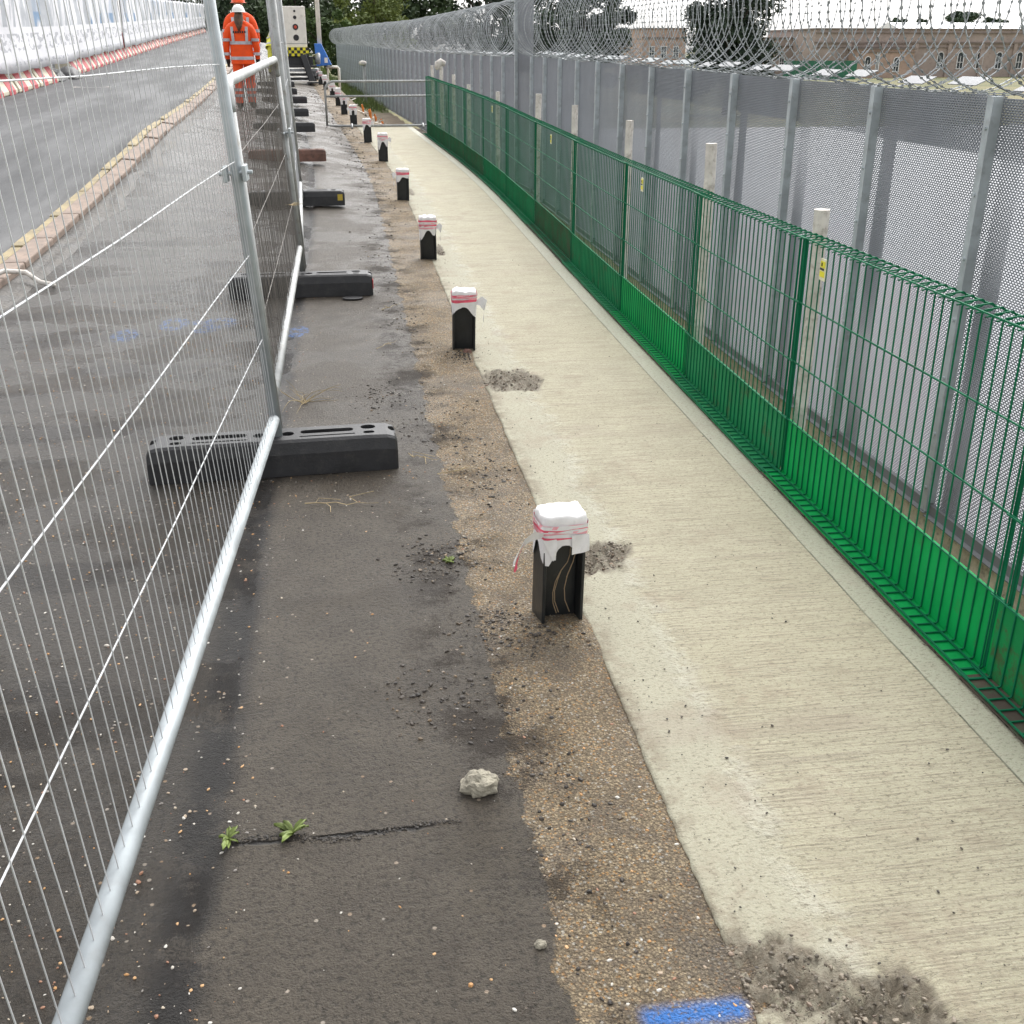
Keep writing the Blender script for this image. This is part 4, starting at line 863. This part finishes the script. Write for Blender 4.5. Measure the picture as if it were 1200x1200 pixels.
m = MB(); m.box((0, -.006, 1.10), (.64, .008, .012)); m.build('panel_seam', M_MGREY, cab)
m = MB(); m.box((.02, .2, .87), (.68, .5, .24)); m.build('chequer_plate', M_CHY, t)
m = MB()
for r_ in range(3):
    for c_ in range(8):
        if (r_ + c_) % 2: m.box((-.30 + .0853 * c_ + .02, -.054, .79 + .08 * r_), (.085, .006, .08))
m.build('chequer_print', M_MBLK, t)
m = MB(); m.box((0, .6, .60), (.95, 1.2, .30)); m.build('chassis', M_MBLK, t, bevel=.03)
for z in (.12, .24, .36, .47): m = MB(); m.box((.05, .1, z), (1.05, .5, .07)); m.build('track_plate', M_MBLK if z != .36 else M_MGREY, t, bevel=.012)
for sx in (-1, 1):
    m = MB(); prof = [(1.25, .18), (1.1, .38), (-.1, .38), (-.28, .2), (-.1, .02), (1.1, .02)]; m.add([(sx * .42 - .12, a, b) for a, b in prof] + [(sx * .42 + .12, a, b) for a, b in prof], [tuple(range(6)), tuple(range(6, 12))[::-1]] + [(i, i + 6, (i + 1) % 6 + 6, (i + 1) % 6) for i in range(6)]); m.build('track', M_RUBBER, t, bevel=.02)
m = MB(); m.wire((.18, -.12, .78), (.42, -.30, .0), .09, cap=True); m.build('outrigger_leg', M_MBLK, t, bevel=.02)
m = MB(); m.box((.42, -.32, .02), (.34, .3, .04)); m.build('outrigger_pad', M_MBLK, t)
m = MB(); m.box((.0, -.35, .03), (1.1, .1, .06)); m.build('base_beam', M_CAB, t)
m = MB(); m.tube([(.50, .25, .70), (.62, .2, .78), (.60, .1, .55)], .09, 8); m.build('hydraulic_motor', M_MGREY, t, True)
m = MB(); m.tube([(-.37, .1, 1.0), (-.38, .1, 1.9)], .02, 6); m.box((-.40, .1, 1.88), (.06, .08, .14)); m.build('side_lamp', M_LAMPR, t)
bz = P(.64, 37.2); t = thing('mast', 'slender white mast standing in a tapered blue cover beside the machine', 'mast', bz)
m = MB(); m.tube([(0, 0, 1.0), (0, 0, 3.6), (0, 0, 5.2)], [.075, .07, .06], 10); m.build('pole', M_CAB, t, True)
m = MB(); m.add([(-.17, -.15, 1.12), (.05, -.15, 1.12), (.05, .1, 1.12), (-.17, .1, 1.12), (-.14, -.2, .46), (.34, -.2, .50), (.34, .15, .50), (-.14, .15, .46)], [(0, 1, 2, 3), (0, 4, 5, 1), (1, 5, 6, 2), (2, 6, 7, 3), (3, 7, 4, 0), (4, 7, 6, 5)]); cv = m.build('blue_cover', M_BLUE, t, bevel=.02)
m = MB(); m.box((.17, -.195, .64), (.10, .012, .15), Matrix.Rotation(R(-6), 3, 'X')); m.build('paper_notice', M_WHITE, cv)
m = MB(); m.tube([(.15, 0, .44), (.5, 0, .44), (.55, 0, .40), (.55, 0, -.2)], .04, 8); m.build('bent_pipe', M_CAB, t, True)
for x in (-.05, .2): m = MB(); m.tube([(x, 0, -.1), (x, 0, .5)], .03, 6); m.build('leg', M_CAB, t)

# ================================================================ people
M_HIV = simple('orange_hivis', (.90, .085, .006), .75, 0, .10, 6, .5, 9, bdist=.03); M_SILV = simple('reflective_band', (.48, .47, .50), .4); M_SKIN = simple('skin', (.45, .26, .18), .6); M_BOOT = simple('boot_black', (.02, .018, .016), .7); M_HAIR = simple('brown_hair', (.10, .055, .03), .7, 0, .5, 14); M_HELW = simple('white_helmet', (.80, .79, .76), .35, 0, .04); M_HELY = simple('yellow_helmet', (.80, .72, .04), .35, 0, .05); M_HELO = simple('orange_helmet', (.85, .10, .01), .35); M_YHV = simple('yellow_hivis', (.72, .70, .10), .75)
def person(label, loc, rz, H, cloth, helm, hair=False, lean=0., step=.12, arm=0., ponytail=False):
    k = H / 1.80; t = thing('person', label, 'person', loc, rz, None)
    J = {}
    def put(n, x, y, z, r, r2=None): J[n] = (Vector((x, y, z)), r, r2 or r)
    put('pel', 0, 0, .95, .155, .115); put('wst', 0, .0, 1.10, .150, .115); put('ch', 0, .0, 1.30, .175, .125); put('sh', 0, 0, 1.44, .13, .10); put('nk', 0, .01, 1.53, .06); put('hd', 0, .03, 1.63, .085, .095); put('ht', 0, .03, 1.72, .08, .09)
    for sgn, nm in ((-1, 'L'), (1, 'R')):
        put('hp' + nm, sgn * .095, 0, .90, .115, .12); put('kn' + nm, sgn * .10, .05 * (1 if sgn * step > 0 else 0) + sgn * step * .35, .50, .082, .085); put('cf' + nm, sgn * .105, sgn * step * .55 - .03, .28, .078, .082); put('an' + nm, sgn * .105, sgn * step * .8, .10, .065, .07); put('to' + nm, sgn * .125, sgn * step * .8 + .15, .05, .048, .042)
        put('sa' + nm, sgn * .20, 0, 1.42, .088, .09); put('el' + nm, sgn * .27, -.03 + arm * .06, 1.14, .066, .068); put('wr' + nm, sgn * .275, .05 + arm * .15, .90, .048, .05); put('hn' + nm, sgn * .275, .07 + arm * .18, .82, .040, .028); put('fi' + nm, sgn * .265, .08 + arm * .2, .74, .022, .018); put('th' + nm, sgn * .245, .115 + arm * .2, .82, .014)
    E = [('pel', 'wst'), ('wst', 'ch'), ('ch', 'sh'), ('sh', 'nk'), ('nk', 'hd'), ('hd', 'ht')]
    for nm in 'LR': E += [('pel', 'hp' + nm), ('hp' + nm, 'kn' + nm), ('kn' + nm, 'cf' + nm), ('cf' + nm, 'an' + nm), ('an' + nm, 'to' + nm), ('sh', 'sa' + nm), ('sa' + nm, 'el' + nm), ('el' + nm, 'wr' + nm), ('wr' + nm, 'hn' + nm), ('hn' + nm, 'fi' + nm), ('hn' + nm, 'th' + nm)]
    up = {'wst', 'ch', 'sh', 'nk', 'hd', 'ht'} | {a + b for a in ('sa', 'el', 'wr', 'hn', 'fi', 'th') for b in 'LR'}
    Rm = Matrix.Rotation(-lean, 3, 'X'); piv = Vector((0, 0, .95))
    def tr(n, p): return ((Rm @ (p - piv)) + piv) * k if n in up else p * k
    names = list(J); me = bpy.data.meshes.new('body'); me.from_pydata([tr(n, J[n][0]) for n in names], [(names.index(a), names.index(b)) for a, b in E], [])
    o = bpy.data.objects.new('tmp_body', me); COL.objects.link(o); sk = o.modifiers.new('skin', 'SKIN'); sk.use_smooth_shade = True
    for i, n in enumerate(names):
        sv = me.skin_vertices[0].data[i]; sv.radius = (J[n][1] * k, J[n][2] * k); sv.use_root = n == 'pel'
    su = o.modifiers.new('s', 'SUBSURF'); su.levels = su.render_levels = 2
    bpy.context.view_layer.update(); d_ = bpy.context.evaluated_depsgraph_get(); bm = bpy.data.meshes.new_from_object(o.evaluated_get(d_)); bpy.data.objects.remove(o); bm.name = 'body'
    for mm in (cloth, M_BOOT, M_SKIN, M_BOOT): bm.materials.append(mm)
    inv = Rm.transposed()
    for p in bm.polygons:
        c = p.center / k; cu = inv @ (c - piv) + piv; mi = 0
        if c.z < .14: mi = 1
        elif cu.z > 1.52 and abs(cu.x) < .14: mi = 2
        elif cu.z < .885 and abs(cu.x) > .215: mi = 3
        p.material_index = mi; p.use_smooth = True
    link('body', bm, t)
    # jacket hem skirt + reflective bands that hug the body section
    def ringband(z, rx, ry, h, cx=0., cy=0., mat=M_SILV, nm='reflective_band', ht=None):
        m = MB(); N = 24; pts = []
        for zz in (z - h / 2, z + h / 2):
            for i in range(N): a = 2 * math.pi * i / N; v_ = Vector((cx + rx * math.cos(a), cy + ry * math.sin(a), zz)); pts.append(tr('ch', v_) if zz > .93 or ht else v_ * k)
        m.add(pts, [(i, (i + 1) % N, N + (i + 1) % N, N + i) for i in range(N)]); m.build(nm, mat, t, True)
    m = MB(); N = 24
    pts = []
    for z, rx, ry in ((.80, .215, .165), (.95, .205, .16), (1.10, .20, .155), (1.28, .215, .16), (1.40, .20, .145), (1.47, .12, .10)):
        for i in range(N): a = 2 * math.pi * i / N; w = 1 + .03 * math.sin(a * 5 + z * 9); pts.append(tr('ch', Vector((rx * w * math.cos(a), ry * w * math.sin(a), z))))
    m.add(pts, [(r_ * N + i, r_ * N + (i + 1) % N, (r_ + 1) * N + (i + 1) % N, (r_ + 1) * N + i) for r_ in range(5) for i in range(N)]); m.build('jacket', cloth, t, True)
    ringband(.90, .214, .168, .055, ht=1); ringband(1.16, .210, .165, .055, ht=1)
    for sgn, nm in ((-1, 'L'), (1, 'R')):
        for z in (.36, .26): p = J['cf' + nm][0]; ringband(z, .093, .098, .05, p.x, p.y + (.02 if z > .3 else 0))
        a_, b_ = J['sa' + nm][0], J['el' + nm][0]; c_ = J['wr' + nm][0]
        for p in (a_.lerp(b_, .75), b_.lerp(c_, .7)): ringband(p.z, .079, .080, .05, p.x, p.y, ht=1)
        m = MB(); m.grid(lambda u, w: tr('ch', Vector((sgn * (.095 + .05 * w + .012 * u), -.160 + .02 * u * u - .012 * math.sin(u * 3) , 1.17 + .26 * u))), 6, 1); m.build('reflective_band', M_SILV, t, True)
    # helmet
    m = MB()
    def hel(u, w):
        a = 2 * math.pi * u; b = w * math.pi / 2; return tr('hd', Vector((.118 * math.cos(a) * math.cos(b), .03 + .14 * math.sin(a) * math.cos(b), 1.68 + .125 * math.sin(b))))
    m.grid(hel, 20, 8); hm = m.build('helmet', helm, t, True); m = MB(); m.grid(lambda u, w: tr('hd', Vector(((.118 + .03 * w) * math.cos(2 * math.pi * u), .03 + (.14 + .04 * w) * math.sin(2 * math.pi * u), 1.68 - .008 * w))), 20, 1); m.build('brim', helm, hm, True)
    if hair:
        m = MB(); m.tube([tr('hd', Vector(q)) for q in ((0, -.02, 1.64), (0, -.075, 1.58), (0, -.115, 1.50), (.005, -.165, 1.43), (0, -.178, 1.36))], [.07 * k, .085 * k, .075 * k, .05 * k, .015 * k], 10); m.build('hair', M_HAIR, t, True)
    return t
w1 = person('person in orange hi-vis and white hard hat with long brown hair, seen from behind', P(-1.52, 22.0), R(-4) + heading(22), 1.80, M_HIV, M_HELW, hair=True)
m = MB(); rnd = random.Random(5)
for k in range(6): m.box((-.10 + .04 * k, -.172, 1.335 + .006 * rnd.random()), (.026, .006, .035)); 
m.build('back_print', M_BOOT, w1)
person('taller person in orange hi-vis walking ahead of the one with long hair', P(-1.58, 24.2), R(3) + heading(24), 2.0, M_HIV, M_HELO, step=-.12)
person('person in yellow hi-vis bending beside the machine', P(-.90, 37.4), R(-30), 1.72, M_YHV, M_HELY, lean=R(38), arm=1.5)

# ================================================================ trees
q = NT('leaves'); a = q.n('Attribute'); a.attribute_name = 'col'; M_LEAF = q.fin(a.outputs['Color'], .75); q.b.inputs['Subsurface Weight'].default_value = 0
M_BARK = simple('bark', (.06, .045, .032), .95, 0, .4, 3, .6, 12)
def tree(label, base, H, rx, rz, nc, nl, ls, colA, colB, seed, name='tree', trunk_h=None, flat=1., conic=0., group=None):
    r_ = np.random.default_rng(seed); t = thing(name, label, 'tree', base, group=group)
    cz = H - rz; cen = []
    for _ in range(nc):
        d = r_.normal(size=3); d /= np.linalg.norm(d); rad = r_.random() ** .4; p = np.array([d[0] * rx, d[1] * rx, d[2] * rz]) * rad * .82
        if conic: f = 1 - conic * (p[2] + rz) / (2 * rz); p[0] *= f; p[1] *= f
        cen.append(p + [0, 0, cz])
    cen = np.array(cen); per = nl // nc; cr = rx * r_.uniform(.16, .32, nc)
    d = r_.normal(size=(nc, per, 3)); d /= np.linalg.norm(d, axis=-1, keepdims=True); rr = r_.random((nc, per, 1)) ** .45
    pos = cen[:, None] + d * rr * cr[:, None, None] * np.array([1, 1, .8 * flat]); pos = pos.reshape(-1, 3); n = len(pos)
    nrm = r_.normal(size=(n, 3)) + np.array([0, 0, .8]); nrm /= np.linalg.norm(nrm, axis=1, keepdims=True); u = np.cross(nrm, r_.normal(size=(n, 3))); u /= np.linalg.norm(u, axis=1, keepdims=True); w = np.cross(nrm, u)
    s_ = ls * r_.uniform(.6, 1.3, (n, 1)); V = np.stack([pos - u * s_, pos + w * s_ * .55, pos + u * s_, pos - w * s_ * .55], 1).reshape(-1, 3)
    F = np.arange(4 * n).reshape(-1, 4); mixv = np.clip(np.repeat(r_.random(nc), per)[:, None] * .6 + r_.random((n, 1)) * .4, 0, 1); C = np.array(colA) * (1 - mixv) + np.array(colB) * mixv; C = np.concatenate([C, np.ones((n, 1))], 1); C = np.repeat(C, 4, 0)
    me = bpy.data.meshes.new('crown'); me.from_pydata(V.tolist(), [], F.tolist()); me.materials.append(M_LEAF); at = me.color_attributes.new('col', 'FLOAT_COLOR', 'POINT'); at.data.foreach_set('color', C.ravel()); link('crown', me, t)
    m = MB(); th = H * .7; m.tube([(0, 0, -.3), (.05 * rx, 0, th * .4), (0, .05 * rx, th * .8), (0, 0, th)], [.045 * H ** .8, .035 * H ** .8, .02 * H ** .8, .01], 8)
    for k in range(min(9, nc)):
        c = cen[k]; z0 = min(th * .9, max(.2 * H, c[2] * .55)); m.tube([(0, 0, z0), (c[0] * .5, c[1] * .5, (z0 + c[2]) * .52), tuple(c)], [.016 * H ** .8, .010 * H ** .8, .004], 6)
    m.build('trunk', M_BARK, t, True); return t
G0 = -1.6
def X(px, y): return (px - 400) * y / 1361.
def tr_(label, px, y, H, rx, rz, nc, nl, ls, a, b, seed, **k): tree(label, (X(px, y), y, k.pop('z', G0)), H, rx, rz, nc, nl, ls, a, b, seed, **k)
DK = ((.016, .030, .014), (.045, .075, .028)); MD = ((.035, .065, .018), (.10, .16, .035)); YL = ((.06, .09, .018), (.20, .24, .05))
tr_('yellow-green bushy tree behind the far end of the razor wire', 440, 92, 7.0, 3.9, 3.6, 34, 9000, .16, *YL, 1, name='bushy_tree', z=0)
tr_('mid-green bush right behind the white mast', 380, 84, 5.0, 2.4, 2.5, 22, 6000, .15, *MD, 2, name='bush', z=0)
tr_('dark green bush at the foot of the trees where the mesh fence ends', 398, 80, 3.4, 1.6, 1.8, 16, 4200, .13, (.022, .045, .014), (.07, .11, .03), 3, name='bush', z=0)
tr_('tall dark tree behind the tracked machine', 350, 100, 12., 5.5, 6., 40, 9000, .24, (.022, .04, .016), (.065, .10, .035), 4, name='dark_tree')
tr_('tall dark tree behind the yellow-green bushy tree', 475, 112, 14., 6.5, 7., 44, 9000, .26, (.022, .04, .018), (.06, .095, .035), 5, name='dark_tree')
tr_('broad dark tree rising over the tall mesh bay', 570, 115, 14., 6.5, 7.5, 44, 9000, .26, (.014, .028, .016), (.035, .062, .03), 6, name='dark_tree')
tr_('dark tree behind the hard hats of the two people in orange', 290, 118, 12., 6., 6.5, 40, 8000, .26, *DK, 7, name='dark_tree')
tr_('dark tree above the end of the white banners', 215, 125, 12., 6., 7., 40, 8000, .26, *DK, 8, name='dark_tree')
tr_('grey-green tree seen through the razor wire beside the tall mesh bay', 688, 70, 8.2, 3.4, 4.2, 60, 20000, .14, (.02, .04, .025), (.055, .085, .05), 9, name='evergreen_tree')
tr_('thin dark tree beside the tall mesh bay', 640, 78, 8.5, 2.8, 4.4, 50, 16000, .14, (.018, .036, .02), (.05, .08, .04), 10, name='evergreen_tree')
tr_('rounded dark evergreen between the gap of sky and the brick buildings', 868, 62, 8.6, 3.1, 4.9, 60, 22000, .12, (.014, .030, .018), (.036, .062, .034), 11, name='evergreen_tree')
for k, (px, w, l) in enumerate(((1082, 2.7, 'small flat-topped pine over the white roof'), (1112, 1.6, 'narrow pine beside the small flat-topped pine'), (1160, 5.2, 'wide umbrella pine above the white roof'), (1212, 3.6, 'umbrella pine at the edge beyond the wide one'))):
    tr_(l, px, 250, 10.5 + (1. if k == 2 else 0), w, 1.5, 18, 4000, .3, (.03, .06, .035), (.07, .11, .06), 20 + k, name='pine_tree', flat=.7)
tr_('low tree on the skyline beside the dark evergreen', 962, 230, 7., 2.6, 2., 14, 2500, .3, *MD, 30, name='skyline_tree')

# ================================================================ brick buildings
M_BRK = simple('brown_brick', (.37, .30, .265), .9, 0, .12, .6, .2, 8, dirt=((.13, .105, .09), .5)); M_BRK2 = simple('orange_brick', (.42, .30, .24), .9, 0, .18, .8, .2, 8); M_BND = simple('sooty_stone', (.22, .18, .16), .9, 0, .2, 1); M_WFR = simple('white_frame', (.72, .72, .72), .6); M_GLS = simple('window_glass', (.04, .05, .06), .15, 0, .1); M_ROOFW = simple('white_roof_sheet', (.78, .79, .80), .5, 0, .03); M_HOARD = simple('green_hoarding', (.02, .13, .075), .6, 0, .2, .4)
def building(label, px0, px1, y, top, mat, bands, wins, pil=0., parapet=True, depth=18, name='brick_building'):
    x0, x1 = X(px0, y), X(px1, y); t = thing(name, label, 'building', ((x0 + x1) / 2, y, -1.75)); W_ = x1 - x0; H = top + 1.75
    m = MB(); m.box((0, depth / 2, H / 2), (W_, depth, H)); m.build('wall', mat, t)
    for z, h, pr_ in bands: m = MB(); m.box((0, -.05 - pr_ / 2, z + 1.75), (W_ + 2 * pr_, pr_ + .1, h)); m.build('string_course', M_BND, t)
    if parapet: m = MB(); m.box((0, depth / 2, H + .08), (W_ + .4, depth + .4, .16)); m.build('coping', M_BND, t)
    if pil:
        n = int(W_ / pil)
        for k in range(n + 1): m = MB(); m.box((-W_ / 2 + k * W_ / n, -.12, H * .38), (.5, .24, H * .76)); m.build('pilaster', mat, t)
    for px, w, z0, z1, arch in wins:
        xx = X(px, y) - (x0 + x1) / 2; zz0, zz1 = z0 + 1.75, z1 + 1.75; m = MB()
        for sx in (-1, 1): m.box((xx + sx * w / 2, -.06, (zz0 + zz1) / 2), (.10, .12, zz1 - zz0))
        m.box((xx, -.06, zz0), (w + .2, .14, .10)); m.box((xx, -.055, (zz0 + zz1) / 2), (w, .09, .07)); m.box((xx, -.055, (zz0 + zz1) / 2), (.06, .08, zz1 - zz0 - .1))
        if arch: m.tube(arc((xx, -.06, zz1), w / 2, math.pi, 0, 8), .06, 6)
        else: m.box((xx, -.06, zz1), (w, .12, .09))
        wf = m.build('window', M_WFR, t)
        m = MB(); m.box((xx, -.012, (zz0 + zz1) / 2), (w, .02, zz1 - zz0)); m.build('pane', M_GLS, wf)
        if arch: m = MB(); m.add([(xx, -.02, zz1)] + [tuple(p) for p in arc((xx, -.02, zz1), w / 2, math.pi, 0, 8)], [(0, i + 1, i + 2) for i in range(8)]); m.build('arch_pane', M_GLS, wf)
    return t
building('long brown brick building with a sooty cornice and small arched white windows', 976, 1330, 150, 4.25, M_BRK, [(2.62, .22, .18), (3.85, .12, .1), (2.05, .12, .08)], [(1066, .8, -.9, .75, 1), (1090, .8, -.9, .75, 1), (1143, .9, -.7, 1.0, 1), (1170, .9, -.7, 1.0, 1), (1196, .9, -.7, 1., 1), (1222, .9, -.7, 1., 1), (1250, .9, -.7, 1., 1)], pil=4.6)
building('lower pale brick building with a flat roof beside the dark evergreen', 900, 975, 158, 3.2, M_BRK, [(2.2, .15, .12)], [(920, .7, -.6, .8, 0), (935, .7, -.6, .8, 0), (950, .7, -.6, .8, 0), (965, .7, -.6, .8, 0)])
building('orange brick annex with white window bars', 1034, 1108, 146.5, 1.75, M_BRK2, [(1.45, .1, .08)], [(1047, .8, -1.0, .5, 1), (1060, .4, -.9, 1.4, 0), (1085, .8, -1., .4, 1)], depth=3)
building('far pale brick block seen in the gap between two evergreens', 758, 812, 170, 4.6, M_BRK2, [(3.4, .2, .15)], [(770, .8, .6, 2.2, 0), (785, .8, .6, 2.2, 0), (800, .8, .6, 2.2, 0)])
t = thing('roof_shed', 'long white sheet roof showing above the brown brick parapet', 'roof', (X(1230, 172), 172, -1.75)); x0 = X(1098, 172) - X(1230, 172); m = MB(); m.add([(x0, 0, 5.6), (30, 0, 5.6), (30, 8, 7.6), (x0, 8, 7.6), (30, 16, 5.6), (x0, 16, 5.6)], [(0, 1, 2, 3), (3, 2, 4, 5), (0, 3, 5), (1, 4, 2)]); m.build('roof_sheet', M_ROOFW, t); m = MB(); m.box(((x0 + 30) / 2, 8, 2.8), (30 - x0 - .3, 15.5, 5.6)); m.build('wall', M_BRK, t)
for z in np.linspace(0, 1, 14): m = MB(); m.wire((x0 + (30 - x0) * z, 0, 5.64), (x0 + (30 - x0) * z, 8, 7.64), .04); m.build('roof_rib', M_ROOFW, t)
m = MB(); x0, x1 = X(938, 140), X(1034, 140); t = thing('hoarding', 'dark green site hoarding in front of the lower brick building', 'hoarding', ((x0 + x1) / 2, 140, -1.75)); n = 12; w = (x1 - x0) / n
for k in range(n): m = MB(); m.box(((k - n / 2 + .5) * w, 0, 1.1), (w - .04, .06, 2.2)); m.build('panel', M_HOARD, t)
